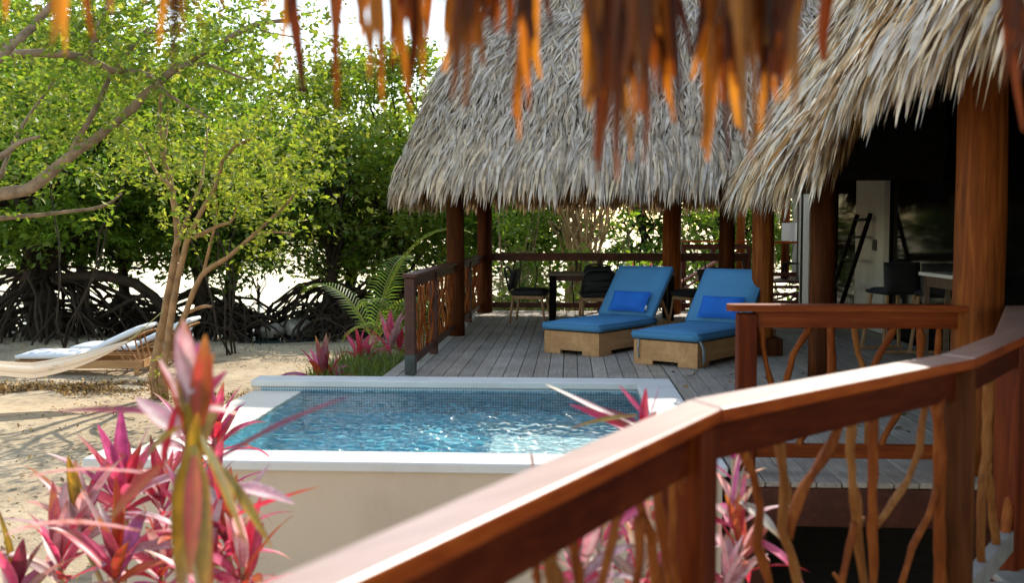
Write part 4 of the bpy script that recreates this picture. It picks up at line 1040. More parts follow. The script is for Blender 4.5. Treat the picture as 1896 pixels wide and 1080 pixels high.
# tangle of dead roots along the shore
b = MB(); rr = random.Random(5)
for i in range(260):
    px = rr.choice([rr.uniform(-40,320), rr.uniform(540,760), rr.uniform(560,760), rr.uniform(380,480)]); Y = rr.uniform(22.0, 24.8)
    x = gx(px, Y); z = gz(x, Y); a = rr.uniform(0, PI); L = rr.uniform(.5,1.6); hgt = rr.uniform(.1,.75)
    p0 = V((x-math.cos(a)*L/2, Y-math.sin(a)*.3, z-.05)); p2 = V((x+math.cos(a)*L/2, Y+math.sin(a)*.3, z+rr.uniform(-.05,.5))); p1 = (p0+p2)/2+V((rr.uniform(-.2,.2), 0, hgt))
    b.tube([p0, p0.lerp(p1,.5)+V((0,0,.1)), p1, p1.lerp(p2,.5)+V((0,0,.06)), p2], [rr.uniform(.012,.03)]*5, 5, False)
tag(b.build('root_tangle', 'mangrove_bark', smooth=True), 'tangle of dark mangrove roots lying along the water edge', 'roots', kind='stuff')

# slender tree on the sand
ST = on_z(292, 742, SAND); SY = ST.y
stt = thing('slender_tree', 'slender tan tree with several bare stems and sparse yellow green leaves on the sand', 'tree', ST)
b = MB(); tips = []
def br(pts, r0, r1, dy=0.0, leaf=True, B=None, sides=8, Y0=None):
    B = B if B is not None else b; Y0 = SY if Y0 is None else Y0
    P = [at(px, py, Y0+dy*i/(len(pts)-1)) for i, (px, py) in enumerate(pts)]; o = []; rr = []
    n = len(P)
    for i in range(n-1):
        p0 = P[max(0,i-1)]; p1 = P[i]; p2 = P[i+1]; p3 = P[min(n-1,i+2)]
        for k in range(4):
            t = k/4; t2 = t*t; t3 = t2*t
            q = .5*((2*p1)+(p2-p0)*t+(2*p0-5*p1+4*p2-p3)*t2+(3*p1-p0-3*p2+p3)*t3)
            o.append(q+V((random.uniform(-1,1), random.uniform(-1,1), random.uniform(-1,1)))*r0*.12); rr.append((r0+(r1-r0)*(i+t)/(n-1))*random.uniform(.93,1.08))
    o.append(P[-1]); rr.append(r1); B.tube(o, rr, sides); return o
s1 = br([(290,748),(286,690),(292,640),(305,580),(322,490),(328,430),(318,350),(303,290),(296,230),(298,170),(300,120)], .072, .022, .3)
s2 = br([(305,745),(303,690),(312,620),(325,540),(345,450),(358,420),(400,345),(412,300),(440,268),(475,255)], .06, .014, -.6)
s3 = br([(318,640),(345,578),(372,512),(420,478),(470,435),(520,388),(545,360)], .046, .012, -1.0)
s4 = br([(322,470),(355,380),(372,340),(378,300),(384,240)], .035, .012, .8)
s5 = br([(303,290),(308,240),(312,200)], .03, .012, .4)
s6 = br([(360,440),(405,418),(430,408),(440,370)], .03, .010, -.8)
s7 = br([(325,350),(290,320),(262,270),(228,232)], .03, .010, .6)
s8 = br([(470,435),(505,430),(540,432)], .018, .008, -1.2)
s9 = br([(375,512),(390,450),(402,400),(398,360)], .025, .010, -.4)
s10 = br([(300,170),(330,135),(345,70)], .025, .01, .4); s11 = br([(298,170),(270,120),(250,60)], .025, .01, .2)
s12 = br([(350,578),(375,568),(390,568)], .025, .018, -.2)
for i in range(9): br([(285+random.uniform(-18,28), 748), (283+random.uniform(-26,34), 748-random.uniform(25,60))], .016, .012, random.uniform(-.3,.3))
b.build('trunk', 'bark_orange', stt, smooth=True)
cl = []; rr = random.Random(8)
def along(o, k0, n, spread, rad):
    for i in range(n):
        p = o[rr.randint(int(len(o)*k0), len(o)-1)]; cl.append((p.x+rr.gauss(0,spread), p.y+rr.gauss(0,spread), p.z+rr.gauss(0,spread*.6)+.1, rr.uniform(.14,.34)*rad))
for o, k0, n in ((s1,.55,26), (s2,.55,34), (s3,.55,34), (s4,.4,18), (s5,.3,8), (s6,.4,16), (s7,.35,18), (s8,.2,10), (s9,.4,14), (s10,.2,14), (s11,.2,12)): along(o, k0, n, .34, 1.0)
for i in range(70):
    px, py = rr.uniform(400,640), rr.uniform(170,380)
    if (px-520)**2/120**2+(py-285)**2/110**2 < 1: q = at(px, py, SY-1+rr.uniform(-.8,1.2)); cl.append((q.x, q.y, q.z, rr.uniform(.15,.32)))
for i in range(6): cl.append((ST.x+rr.uniform(-.15,.25), ST.y-rr.uniform(0,.2), SAND+rr.uniform(.1,.6), .12))
crown_mesh('crown', stt, cl, 95, .075, YELG, 31, (1,1,.6), .3, .5)

# overhanging tree with its trunk just outside the picture
OT = V((-8.35, 12.0, SAND))
ot = thing('overhanging_tree', 'big spreading tree at the left whose bare limbs and airy crown hang over the sand', 'tree', OT)
b = MB(); OY = 10.8
limb(b, OT-V((0,0,.2)), (-8.0, 11.6, 1.9), .3, .2, 8, .06, 3, 12); lb0 = V((-8.0, 11.6, 1.9))
A = br([(-130,420),(-60,385),(0,360),(60,345),(130,290),(210,230),(280,165),(330,125),(400,85),(470,45),(545,35)], .085, .022, .8, B=b, sides=10, Y0=OY)
A2 = br([(130,285),(180,195),(205,140),(240,95),(275,50)], .04, .015, .6, B=b, Y0=OY+.3)
B1 = br([(-150,130),(-60,108),(0,100),(100,98),(160,108),(215,132),(270,137),(320,180),(385,218)], .062, .014, 1.0, B=b, Y0=OY-.6)
C1 = br([(165,100),(185,45),(215,-30)], .04, .028, .4, B=b, Y0=OY-.2)
D1 = br([(-120,425),(0,405),(100,395),(190,382),(225,358)], .036, .013, .5, B=b, Y0=OY+.8)
E1 = br([(-40,150),(15,90),(60,50),(120,-20)], .055, .03, .5, B=b, Y0=OY-1.2)
F1 = br([(-60,300),(-5,292),(35,265),(75,252)], .045, .014, .2, B=b, Y0=OY-.8)
G1 = br([(0,330),(20,275),(50,220),(100,150),(130,100)], .03, .012, .6, B=b, Y0=OY+1.2)
H1 = br([(225,132),(240,85),(280,60),(340,55)], .028, .01, .5, B=b, Y0=OY); I1 = br([(130,65),(170,30),(240,20),(300,-10)], .03, .012, .4, B=b, Y0=OY+.4)
J1 = br([(330,125),(380,118),(440,140),(470,150)], .025, .008, .4, B=b, Y0=OY+.4); K1_ = br([(470,45),(500,60),(545,68)], .015, .006, .1, B=b, Y0=OY+.7)
L1 = br([(-40,110),(30,70),(85,20),(100,-30)], .042, .024, .2, B=b, Y0=OY+.5)
limb(b, lb0, at(-130,420,OY), .17, .14, 4, .05, 6, 10); limb(b, lb0, at(-150,130,OY-.6), .15, .10, 6, .06, 7, 10); limb(b, lb0, at(-120,425,OY+.8), .06, .05, 4, .05, 8, 8); limb(b, at(-150,130,OY-.6), at(-40,150,OY-1.2), .1, .08, 4, .05, 9, 8); limb(b, lb0, at(-60,300,OY-.8), .07, .05, 4, .05, 10, 8)
limb(b, at(-150,130,OY-.6), at(-40,110,OY+.5), .08, .06, 4, .05, 12, 8)
b.build('trunk', 'bark', ot, smooth=True)
cl = []; rr = random.Random(21)
for o, k0, n in ((A,.35,60), (A2,.3,26), (B1,.3,50), (C1,.1,14), (D1,.5,14), (E1,.2,22), (F1,.4,8), (G1,.2,16), (H1,.1,20), (I1,.0,22), (J1,.2,12), (K1_,.2,8), (L1,.1,16)): along(o, k0, n, .42, 1.15)
for i in range(420):
    px, py = rr.uniform(-60,500), rr.uniform(-140,230)
    if py < 235-.38*max(0,px-60): q = at(px, py, OY+rr.uniform(-.5,4.0)); cl.append((q.x, q.y, q.z, rr.uniform(.16,.38)))
crown_mesh('crown', ot, cl, 85, .085, YELG+MIDG, 41, (1,1,.6), .3, .48)
# light mid canopy between the limbs
def bush(name, label, cat, X, Y, z0, clumps, per, size, cols, seed, stems=8, sr=.025, bark='bark', group=None, aspect=.5):
    t = thing(name, label, cat, (X, Y, gz(X, Y)), group); b = MB(); r = random.Random(seed)
    for i in range(stems):
        c = clumps[r.randrange(len(clumps))]; limb(b, (X+r.uniform(-.15,.15), Y+r.uniform(-.15,.15), gz(X,Y)-.1), c[:3], sr, sr*.35, 7, .08, seed+i, 6)
    b.build('stems', bark, t, smooth=True); crown_mesh('foliage', t, clumps, per, size, cols, seed+50, aspect=aspect); return t
rr = random.Random(77)
def clump_field(px0, px1, py0, py1, Y0, Y1, n, r0=.3, r1=.6):
    o = []
    for i in range(n): q = at(rr.uniform(px0,px1), rr.uniform(py0,py1), rr.uniform(Y0,Y1)); o.append((q.x, q.y, q.z, rr.uniform(r0,r1)))
    return o
bush('sapling', 'leafy bright green sapling behind the slender tree with foliage hanging low', 'tree', gx(430,18.5), 18.5, 0, clump_field(250,620,230,330,17.6,19.6,40)+clump_field(330,560,330,420,17.8,19.4,16), 70, .11, YELG+MIDG, 61, 4, .022, bark='mangrove_bark')
bush('sapling', 'leafy sapling at the left between the overhanging limbs and the dark mangrove', 'tree', gx(110,18.2), 18.2, 0, clump_field(-40,270,150,340,17.2,19.4,46), 70, .11, MIDG+YELG, 62, 3, .022, bark='mangrove_bark')
# shrub with many tan stems behind the pavilion
sx = gx(1080, 21.5); t = thing('shrub', 'tall shrub with a fan of many pale tan stems behind the back railing', 'shrub', (sx, 21.5, gz(sx,21.5)))
b = MB(); r = random.Random(4); cl = []
for i in range(46):
    x1 = r.gauss(1078, 62); p = at(r.uniform(1050,1105), 505, 21.5+r.uniform(-.3,.3)); q = at(x1, r.uniform(300,350), 21.5+r.uniform(-.9,.9))
    o = limb(b, V((p.x, p.y, gz(p.x,p.y))), p, .045, .035, 3, .05, i, 6); limb(b, p, q, r.uniform(.022,.04), .012, 7, .10, i+100, 6, -.03)
    for k in range(3): cl.append((q.x+r.gauss(0,.5), q.y+r.gauss(0,.5), q.z+r.uniform(-.1,1.4), r.uniform(.25,.5)))
b.build('stems', 'cane', t, smooth=True); crown_mesh('foliage', t, cl, 80, .13, MIDG+YELG, 91)
bush('shrub', 'dark leafy shrub behind the back left post of the pavilion', 'shrub', gx(950,20.5), 20.5, 0, clump_field(915,1010,355,440,20,21.5,26,.25,.5), 120, .12, DARKG+MIDG, 71, 8, .02)
bush('shrub', 'dark shrub beyond the back railing behind the right lounger', 'shrub', gx(1190,24), 24, 0, clump_field(1140,1215,360,450,23,25.5,14,.2,.45), 90, .13, DARKG, 72, 8, .02)
bush('shrub', 'green shrub beyond the far porch beside its post', 'shrub', gx(1440,26.5), 26.5, 0, clump_field(1425,1490,370,500,26,27.5,22,.3,.5), 110, .12, YELG+MIDG, 73, 6, .02)
bush('shrub', 'dark shrub at the right picture edge behind the thick round post', 'shrub', 3.55, 8.0, 0, [(3.45+rr.uniform(-.35,.35), 7.6+rr.uniform(-.6,.6), rr.uniform(.6,1.75), rr.uniform(.15,.3)) for i in range(10)], 60, .12, DARKG+YELG, 74, 6, .012) if False else None

bush('shrub', 'low leafy shrub beneath the back railing at the foot of the many stemmed shrub', 'shrub', gx(1010,20.0), 20.0, 0, clump_field(925,1110,470,580,19.3,20.6,30,.2,.45), 110, .13, MIDG+DARKG, 75, 6, .016)
bush('shrub', 'low dark shrub beneath the back railing behind the blue lounger backs', 'shrub', gx(1230,21.5), 21.5, 0, clump_field(1130,1330,470,580,20.6,22.5,30,.2,.45), 110, .13, DARKG, 76, 6, .016)
bush('shrub', 'feathery green shrub seen above the back railing between the two right pavilion posts', 'shrub', gx(1290,23.5), 23.5, 0, clump_field(1255,1335,370,460,22.8,24.4,16,.2,.45), 90, .13, DARKG+MIDG, 78, 6, .016)
# palms
def frond(b, c, base, az, elev, L, n=34, leafL=.5, cols=((.09,.17,.03),), droop=1.0, rr=random, w=.026, hang=.5):
    p = V(base); d = V((math.cos(az)*math.cos(elev), math.sin(az)*math.cos(elev), math.sin(elev))); pts = [p.copy()]; st = L/n; ds = [d.copy()]
    for i in range(n):
        d = (d+V((0,0,-1))*droop*1.35/n*(.3+1.4*i/n)).normalized(); p = p+d*st; pts.append(p.copy()); ds.append(d.copy())
    rc = [(.30,.32,.09)]
    b.tube(pts[::3]+[pts[-1]], [.018*(1-.8*i/(n/3)) + .003 for i in range(len(pts[::3])+1)], 5, False, col=rc[0])
    for i in range(4, n+1):
        t = i/n; ll = leafL*math.sin(PI*min(1, .12+.86*t))**.7*rr.uniform(.85,1.1); dd = ds[i]; side = dd.cross(V((0,0,1))); side = side.normalized() if side.length > .05 else V((1,0,0)); upv = side.cross(dd)
        for s_ in (-1,1):
            l0 = (side*s_*.85+dd*.55+upv*.15).normalized(); q0 = pts[i]; q1 = q0+l0*ll*.5; q2 = q1+(l0+V((0,0,-hang))).normalized()*ll*.5
            wv = l0.cross(upv).normalized()*0+dd*w*.5; col = rr.choice(cols); g = rr.uniform(.8,1.2); col = tuple(k*g for k in col)
            b.add([q0-wv*.6, q0+wv*.6, q1+wv, q2, q1-wv], [(0,1,2,4), (4,2,3)], [col]*5)
def palm(X, Y, label, specs, cols, z=None, w=.03):
    z = gz(X, Y) if z is None else z; t = thing('palm', label, 'palm', (X, Y, z), 'young palms beside the pavilion'); b = MB(); r = random.Random(int(X*100))
    for (az, el, L, ll, dr) in specs: frond(b, None, (X+r.uniform(-.05,.05), Y+r.uniform(-.05,.05), z+r.uniform(.1,.3)), math.radians(az), math.radians(el), L, 34, ll, cols, dr, r, w)
    b.build('fronds', 'leaf', t); b = MB(); b.tube([(X,Y,z-.1), (X,Y,z+.35)], [.11,.07], 10); b.build('trunk', 'cane', t, smooth=True); return t
PG = [(.10,.18,.03), (.13,.21,.04), (.08,.15,.025), (.19,.24,.06)]
palm(gx(765,15.6), 15.6, 'young palm with arching pale green fronds left of the pavilion posts',
     [(150,70,1.7,.42,1.9), (178,64,1.5,.42,2.0), (205,48,1.2,.4,2.0), (240,40,1.0,.36,2.0), (95,75,1.5,.4,1.6)], PG)
palm(gx(690,18.5), 18.5, 'taller palm with long fronds bending right in front of the mangroves', [(8,76,3.1,.55,1.85), (70,74,2.2,.45,1.6), (160,66,2.2,.5,1.7), (335,66,2.0,.45,2.1)], PG+DARKG)
palm(gx(960,19.6), 19.6, 'low palm with yellowed fronds behind the back railing', [(170,55,2.2,.5,1.2), (20,50,2.2,.5,1.3), (60,65,2.0,.5,1.1), (120,60,2.0,.5,1.2), (200,35,1.6,.4,1.0), (330,45,1.8,.45,1.3), (90,75,2.0,.5,.7)], [(.30,.30,.09), (.22,.26,.07), (.38,.33,.14)])

# ------------------------------------------------------------------ cordylines
PAL = {
 'pink': ((.62,.035,.17), (.72,.16,.30)), 'red': ((.42,.012,.04), (.62,.06,.12)), 'pale': ((.75,.34,.42), (.85,.66,.66)), 'white': ((.62,.58,.58), (.50,.24,.32)),
 'purple': ((.38,.04,.20), (.55,.12,.34)), 'olive': ((.11,.15,.01), (.48,.33,.03)), 'orange': ((.55,.18,.03), (.50,.06,.05)), 'grey': ((.45,.38,.36), (.58,.36,.38)), 'wine': ((.16,.02,.045), (.30,.05,.10)), 'green': ((.34,.40,.30), (.60,.58,.50))}
def cleaf(b, base, az, elev, L, W, droop, pal, r, tipcol=None):
    c0, c1 = PAL[pal]; n = 9; p = V(base); d = V((math.cos(az)*math.cos(elev), math.sin(az)*math.cos(elev), math.sin(elev)))
    vs = []; cs = []; roll = r.uniform(-.5,.5); g = r.uniform(.8,1.15)
    for i in range(n+1):
        t = i/n; side = d.cross(V((0,0,1))); side = side.normalized() if side.length > .08 else V((-math.sin(az), math.cos(az), 0)); up = side.cross(d).normalized()
        sd = side*math.cos(roll)+up*math.sin(roll); nn = sd.cross(d)
        wd = W*.5*(.28+.72*min(1,t/.25)**1.3)*(math.cos(max(0,(t-.35)/.65)*PI/2)**.85 if t > .35 else 1)+.0015
        cup = .38*(1-.5*t)
        rip = .05*wd*math.sin(t*15+az*3)
        vs += [p-sd*wd+nn*wd*cup+nn*rip, p-sd*wd*.5+nn*wd*cup*.35, p, p+sd*wd*.5+nn*wd*cup*.35, p+sd*wd+nn*wd*cup-nn*rip]
        k = t**1.2
        ce = tuple(g*(a*(1-.55)+b_*.55) for a, b_ in zip(c1, c0)); cm = tuple(g*(a*(1-k*.6)+b_*k*.6) for a, b_ in zip(c0, c1)); cq = c1
        if tipcol and t > .72: q = (t-.72)/.28; ce, cm = [tuple(a*(1-q)+b_*q for a, b_ in zip(c, tipcol)) for c in (ce, cm)]; cq = ce
        cs += [c1 if not (tipcol and t > .72) else ce, cm, ce, cq, tuple(x*.8 for x in ce)]
        d = (d+V((0,0,-1))*droop/n*(.3+1.4*t)).normalized(); p = p+d*(L/n)
    fs = []
    for i in range(n):
        for j in range(4): a = 5*i+j; fs.append((a, a+1, a+6, a+5))
    b.add(vs, fs, cs)
TIP = (.42,.22,.04); TIPB = (.20,.10,.04)
def cordyline(label, heads, base, seed, group='cordylines around the pool', extra=()):
    """heads: (px, py, Y, n leaves, leaf length, palettes, min elevation)"""
    r = random.Random(seed); t = thing('cordyline', label, 'plant', base, group); b = MB(); sb = MB()
    for (px, py, Y, n, L, pals, el0) in heads:
        n = int(n*1.35)
        h = at(px, py, Y); a0 = r.uniform(0, 6)
        foot = V((base[0]+(h.x-base[0])*.35+r.uniform(-.08,.08), base[1]+(h.y-base[1])*.35+r.uniform(-.06,.06), base[2]-.05))
        limb(sb, foot, h, .014, .010, 8, .06, seed+int(px), 6)
        for i in range(n):
            f = i/max(1,n-1); az = a0+i*2.4; el = math.radians(el0+(80-el0)*f**.8+r.uniform(-9,9))
            q = h-V((0,0,(1-f)*.14))
            cleaf(b, q, az, el, L*r.uniform(.7,1.15)*(1-.22*f), L*r.uniform(.12,.18), r.uniform(.5,1.5)*(1.15-f*.75), r.choice(pals), r, r.choice([None,None,TIP,TIPB]))
    for (p0, p1, L, W, pal, tip, droop) in extra:      # single leaves the photograph shows clearly: from p0 towards p1
        a, c = at(*p0), at(*p1); d = (c-a); Lx = d.length; d.normalize(); d = (d+V((0,0,droop*.45))).normalized()
        cleaf(b, a, math.atan2(d.y, d.x), math.asin(max(-1,min(1,d.z))), Lx*1.05, W, droop, pal, r, tip)
    b.build('foliage', 'cordy', t, smooth=True); sb.build('stem', 'cane', t, smooth=True); return t
PK = ['pink','wine','red','pink','purple','white','red']; GR = ['grey','white','wine','pink','olive']; MX = ['pink','red','pink','white','wine','purple','grey','orange','red']
def cb(px, Y, dx=0, dy=0): q = at(px, 427, Y); return (q.x+dx, q.y+dy, SAND)
cordyline('bushy pink and crimson cordyline at the lower left with upright hot pink head', [(228,905,4.3,15,.42,['pink','pink','red','pale','purple'],5), (150,965,4.1,13,.40,GR+['pale'],-10), (300,930,4.4,12,.38,PK,0)], cb(230,4.4), 101)
cordyline('pink cordyline behind the bushy one, its head against the cream pool edge', [(400,800,5.1,12,.36,['pink','pink','purple','red'],15), (345,795,5.3,10,.32,['pink','purple','pale'],15), (395,900,5.0,10,.34,MX,0)], cb(385,5.2), 102)
cordyline('low mixed red and grey cordyline at the bottom left picture corner', [(110,1030,3.7,12,.38,['red','pink','pale','grey','wine'],-5), (215,1040,3.6,13,.38,MX,0), (30,1090,3.6,9,.36,GR,0), (300,1040,3.9,12,.36,MX,0)], cb(170,3.7), 103)
cordyline('crimson and cream cordyline in front of the pool wall right of the tall blurred one', [(420,985,3.5,12,.34,MX,0), (450,1050,3.3,11,.34,['red','pink','pale','orange'],0), (350,960,3.8,12,.36,MX,0), (380,1060,3.4,12,.34,MX,5)], cb(420,3.5), 104,
          extra=[((430,960,3.2), (590,905,3.0), .4, .05, 'red', TIP, .1), ((430,900,3.0), (540,935,2.9), .4, .05, 'pale', None, .25)])
N = 2.05
cordyline('tall blurred cordyline close to the porch with olive and orange drooping leaves', [(352,790,N,4,.24,['pale','olive','orange','olive'],66)], cb(350,2.1), 105,
          extra=[((345,745,N), (340,600,N-.02), .2, .05, 'white', None, .0), ((350,770,N), (418,690,N+.05), .2, .035, 'pink', None, .1), ((345,775,N), (296,668,N+.03), .2, .032, 'pale', None, .1), ((352,760,N+.03), (440,770,N+.1), .3, .03, 'red', TIP, .3), ((340,790,N), (275,850,N-.05), .3, .035, 'olive', TIP, .6), ((352,730,N-.02), (330,615,N), .2, .04, 'white', None, .0), ((372,790,N), (380,628,N-.02), .2, .046, 'orange', TIP, .0), ((362,800,N), (395,660,N+.03), .2, .03, 'olive', TIP, .0), ((356,760,N), (366,640,N+.05), .2, .035, 'purple', None, .0),
                 ((352,830,N-.1), (335,1090,N-.2), .4, .054, 'olive', TIP, .06), ((356,825,N-.12), (380,1095,N-.2), .3, .045, 'olive', TIP, .05), ((360,845,N-.15), (352,1060,N-.22), .3, .03, 'orange', TIP, .04), ((345,830,N-.05), (390,1100,N-.1), .3, .05, 'orange', TIP, .1), ((365,800,N), (450,1000,N-.1), .3, .036, 'olive', TIP, .12), ((390,850,N), (495,1010,N), .3, .035, 'olive', TIP, .3),
                 ((385,865,N+.1), (640,742,N+.15), .4, .04, 'wine', None, .25), ((330,770,N+.2), (110,765,N+.25), .4, .03, 'wine', None, .15), ((330,810,N), (255,740,N+.1), .3, .06, 'white', None, .2),
                 ((300,860,N), (210,960,N-.1), .3, .03, 'orange', TIP, .3), ((290,880,N+.3), (60,890,N+.5), .3, .036, 'pale', None, .25), ((300,870,N), (330,740,N), .3, .022, 'red', None, 0), ((260,985,N+.3), (20,1000,N+.5), .3, .042, 'pale', None, .4)])
R1 = 3.25
cordyline('pink cordyline whose long leaves lean out over the right side of the pool', [(1190,800,R1,4,.2,['pink','red'],40)], cb(1200,R1+.1), 106,
          extra=[((1185,800,R1), (1018,716,R1+.1), .3, .045, 'wine', TIP, .0), ((1190,806,R1-.02), (1060,752,R1+.05), .2, .04, 'pink', None, .05), ((1190,790,R1), (1085,752,R1+.1), .2, .035, 'wine', TIPB, .1), ((1195,775,R1), (1148,716,R1), .2, .028, 'pink', None, 0), ((1205,770,R1), (1221,718,R1), .2, .022, 'pink', None, 0), ((1180,770,R1), (1062,796,R1), .2, .02, 'olive', TIP, .3)])
cordyline('green and pink striped cordyline beneath the near handrail left of its square post', [(1110,980,3.1,13,.30,['green','pink','pale','white','green'],-5), (1180,950,3.3,11,.28,['pink','white','pale','red'],5), (1075,1040,2.9,12,.30,['pink','green','red','white'],-5), (1190,1060,3.0,13,.30,['green','pink','red','pale'],0)], cb(1130,3.2), 107,
          extra=[((985,872,2.6), (980,832,2.6), .1, .035, 'grey', None, 0)])
cordyline('pale green and pink cordyline showing right of the square post below the near handrail', [(1365,940,3.6,9,.28,['white','pale','green','pink'],-10), (1372,1010,3.5,9,.26,['pale','white','orange','red'],-5), (1360,850,3.7,5,.2,['green','orange','purple'],20), (1345,1070,3.4,9,.26,['pink','pale','white'],0)], cb(1362,3.6), 108,
          extra=[((1370,930,3.5), (1440,1000,3.4), .3, .05, 'green', TIP, .5), ((1355,940,3.5), (1375,815,3.6), .3, .012, 'purple', None, 0)])
for px, py, Y, L, pal, lab in ((598,700,10.4,.55,['purple','pink','orange','wine'],'magenta cordyline at the far left pool corner behind the coping'),
                          (665,655,11.9,.45,['pink','red','pink'],'small hot pink cordyline left of the grassy bed near the deck'),
                          (722,640,12.6,.60,['pink','purple','grey','red'],'pink cordyline with silvery leaves beside the railing end post')):
    cordyline(lab, [(px,py,Y,9,L,pal,25), (px+18,py+4,Y+.1,6,L*.8,pal,15)], cb(px,Y), int(px))
cordyline('hot pink cordyline flower head beyond the back railing of the pavilion', [(1175,520,19.5,11,.5,['pink','red','pale'],10), (1205,520,19.7,9,.5,['red','pale','pink'],10)], cb(1185,19.5), 120)
# grassy bed beside the deck
b = MB(); r = random.Random(3)
for i in range(5200):
    X = r.uniform(-2.75,-1.86); Y = r.uniform(9.85,12.2); h = .42+r.uniform(0,.32); az = r.uniform(0,2*PI); ln = r.uniform(.08,.26); z = -.62
    if X < -2.55 and r.random() < .5: continue
    w_ = V((-math.sin(az), math.cos(az), 0))*.006; p = V((X,Y,z)); m_ = p+V((math.cos(az)*ln*.4, math.sin(az)*ln*.4, h*.75)); tpt = p+V((math.cos(az)*ln, math.sin(az)*ln, h*r.uniform(.7,1)))
    g = r.uniform(.7,1.2); c = r.choice([(.13,.19,.035), (.10,.16,.03), (.19,.23,.06)]); c = tuple(k*g for k in c)
    b.add([p-w_, p+w_, m_+w_, tpt, m_-w_], [(0,1,2,4), (4,2,3)], [c]*5)
tag(b.build('grass_bed', 'leaf'), 'dense bed of fine green grass between the deck and the pool corner', 'grass', kind='stuff')
b = MB(); n = 26
for i in range(n+1):
    for j in range(n+1): b.v.append((-3.0+1.16*i/n, 9.74+2.8*j/n, -.62-.35*max(0,1-i/6)+.03*noise.noise(V((i*.4,j*.4,2)))-.3*max(0,(j-20)/6)))
for i in range(n):
    for j in range(n): a = i*(n+1)+j; b.f.append((a, a+n+1, a+n+2, a+1))
tag(b.build('planting_soil', plain('dark_soil', (.10,.075,.05), .95, .4, 12, .8), smooth=True), kind='structure')

# ------------------------------------------------------------------ beach loungers, hammock, rocks, litter
def beach_lounger(loc, rz, label):
    t = thing('beach_lounger', label, 'sun lounger', loc, 'wooden loungers on the sand')
    b = MB(); 
    for y in (-.36,.36): b.beam((-1.0,y,.18), (1.0,y,.18), .04, .13)
    for x in (-1.0,1.0): b.beam((x,-.339,.18), (x,.339,.18), .04, .13)
    for x in (-.5,0,.4,.7): b.beam((x,-.338,.15), (x,.338,.15), .05, .04)
    child(b, 'base', 'teak', t)
    for x in (-.9,.9):
        for y in (-.33,.33): b = MB(); b.box((x,y,.055), (.07,.06,.115)); child(b, 'leg', 'teak', t)
    R = Matrix.Rotation(-math.radians(25), 3, 'Y'); b = MB()
    for y in (-.32,.32): b.beam(V((.12,y,.265)), V((.12,y,.265))+R @ V((1.0,0,0)), .04, .035)
    for i in range(10): b.box(V((.12,0,.275))+R @ V((.06+i*.1,0,0)), (.07,.6,.015), R)
    for y in (-.25,0,.25):
        b.beam(V((.12,y,.265))+R @ V((.8,0,0)), V((.94,y,.2)), .025, .02); b.beam(V((.12,y,.265))+R @ V((.45,0,0)), V((.72,y,.17)), .025, .02)
    child(b, 'backrest_frame', 'teak', t)
    b = MB(); cushion(b, 1.14, .70, .11, .05); o = child(b, 'seat_cushion', 'white', t, True); o.location = (-1.0,-.35,.25)
    b = MB(); cushion(b, 1.02, .70, .11, .05); o = child(b, 'back_cushion', 'white', t, True); o.rotation_euler = (0,-math.radians(25),0); o.location = (.13,-.35,.30)
    t.rotation_euler = (0,0,rz); return t
q = on_z(250, 694, SAND)
beach_lounger((q.x-.95, q.y+.36, gz(q.x-.9, q.y+.3)), .10, 'wooden lounger with white cushions on the sand, the nearer of two beside the hammock')
beach_lounger((q.x-.95+.30, q.y+1.55, gz(q.x, q.y+1.4)), .10, 'wooden lounger with white cushions on the sand, the farther one nearer the mangroves')
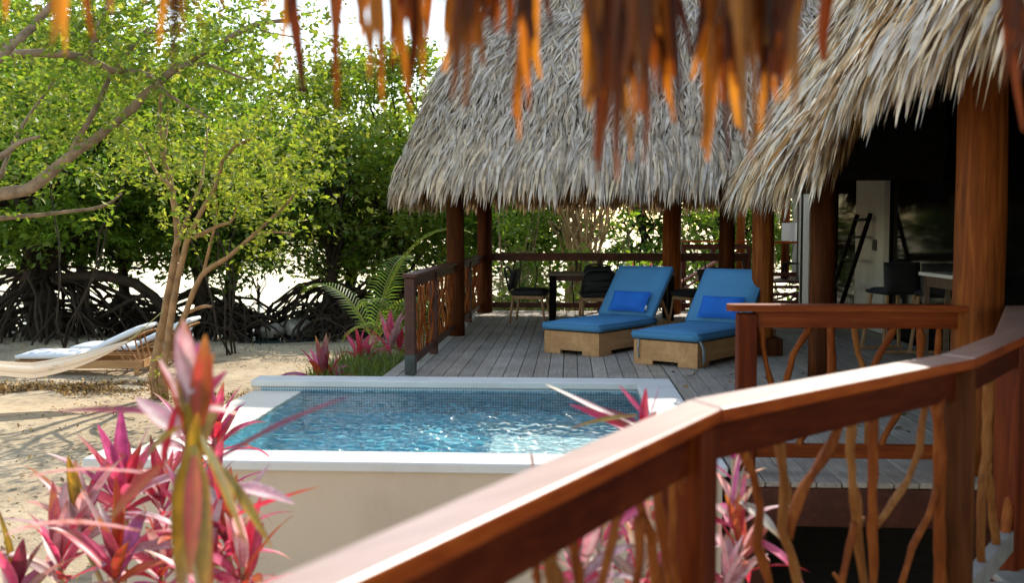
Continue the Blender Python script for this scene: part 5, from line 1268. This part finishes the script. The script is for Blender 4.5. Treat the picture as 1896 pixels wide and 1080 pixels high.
def hammock():
    Rt = s1[14] if False else at(303, 575, SY); Lf = V((-8.25, 11.85, .30)); t = thing('hammock', 'cream striped hammock slung low above the sand from the slender tree', 'hammock', (Rt+Lf)/2)
    b = MB(); n, m_ = 60, 22; pts = []
    low = at(75, 694, 12.6)
    def cur(s):
        p = Rt.lerp(Lf, s); z0 = Rt.z+(Lf.z-Rt.z)*s; return V((p.x, p.y, z0-(4*s*(1-s))**1.0*(.50)-(.36*(1-abs(2*s-1))**.5)*.8))
    s0, s1_ = .14, .86
    base = [cur(s0+(s1_-s0)*i/n) for i in range(n+1)]
    dirv = (Lf-Rt); side = V((-dirv.y, dirv.x, 0)).normalized()
    for i in range(n+1):
        s = i/n; wd = .30*math.sin(PI*s)**.55+.02; dep = .13*math.sin(PI*s)**.7
        for j in range(m_+1):
            v = j/m_*2-1; p = base[i]+side*v*wd+V((0,0,dep*(v*v)*1.15+.012*math.sin(j*2.3)*math.sin(PI*s)))
            b.v.append(tuple(p)); k = (j//1) % 4; b.c.append([(.72,.64,.52), (.66,.54,.42), (.75,.70,.62), (.52,.40,.30)][k])
    for i in range(n):
        for j in range(m_): a = i*(m_+1)+j; b.f.append((a, a+1, a+m_+2, a+m_+1))
    b.build('bed', 'hammock', t, smooth=True)
    b = MB()
    for end, an in ((0, Rt), (n, Lf)):
        for j in range(0, m_+1, 2): b.tube([b_ for b_ in (V(((base[end]+side*(j/m_*2-1)*.03).x, (base[end]+side*(j/m_*2-1)*.03).y, base[end].z)), an)], .006, 4, False)
    b.build('ropes', plain('yellowish_rope', (.42,.40,.16), .8), t)
hammock()
for (px, py, s_, lab) in ((548,608,.36,'pale coral rock beside the mangrove roots, the larger one'), (505,612,.26,'small grey rock at the sand edge left of the larger rock')):
    q = on_z(px, py+8, SAND-.05); b = MB(); n1, n2 = 18, 12
    for i in range(n2+1):
        for j in range(n1):
            a = PI*i/n2; c = 2*PI*j/n1; v = V((math.sin(a)*math.cos(c), math.sin(a)*math.sin(c), math.cos(a)*.62)); k = s_*(1+.35*noise.noise(v*1.7+V((px,0,0)))+.18*noise.noise(v*5))
            b.v.append(tuple(q+v*k+V((0,0,s_*.3))))
    for i in range(n2):
        for j in range(n1): b.f.append((i*n1+j, i*n1+(j+1) % n1, (i+1)*n1+(j+1) % n1, (i+1)*n1+j))
    tag(b.build('rock', 'rock', smooth=True), lab, 'rock')
def litter(name, n, region, zf, cols, label, size, seed):
    r = np.random.default_rng(seed); P = []
    while len(P) < n:
        x, y = region(r); P.append((x, y, zf(x, y)+.012))
    P = np.array(P); v, f, c = leaves_np(P, size, cols, 1.6, seed, .5); tag(np_mesh(name, v, f, c, 'litter'), label, 'leaves', kind='stuff')
def reg(r):
    while True:
        x = r.uniform(-15,-1.9); y = r.uniform(3.5,23.5)
        if r.random() < .45: x = r.normal(-7.2, 1.2); y = 14.6+.25*(x+7)+r.normal(0, .35)
        elif r.random() < .3: x = r.normal(-4.0, 1.0); y = 13.2+r.normal(0, .5)
        if noise.noise(V((x*.9, y*.9, 3))) < -.12: continue
        if x < -3.15 or y > 12.6: return x, y
LC = [(.16,.10,.05), (.28,.17,.07), (.10,.07,.04), (.42,.28,.10), (.22,.13,.05)]
litter('fallen_leaves', 15000, reg, gz, LC+[(.50,.33,.12)], 'dry brown leaves scattered over the sand', .055, 5)
litter('fallen_leaves', 46, lambda r: (r.uniform(1.0,2.6), r.uniform(7,10.2)), lambda x, y: .004, LC[:3], 'few dry dark leaves lying on the grey deck boards', .07, 6)
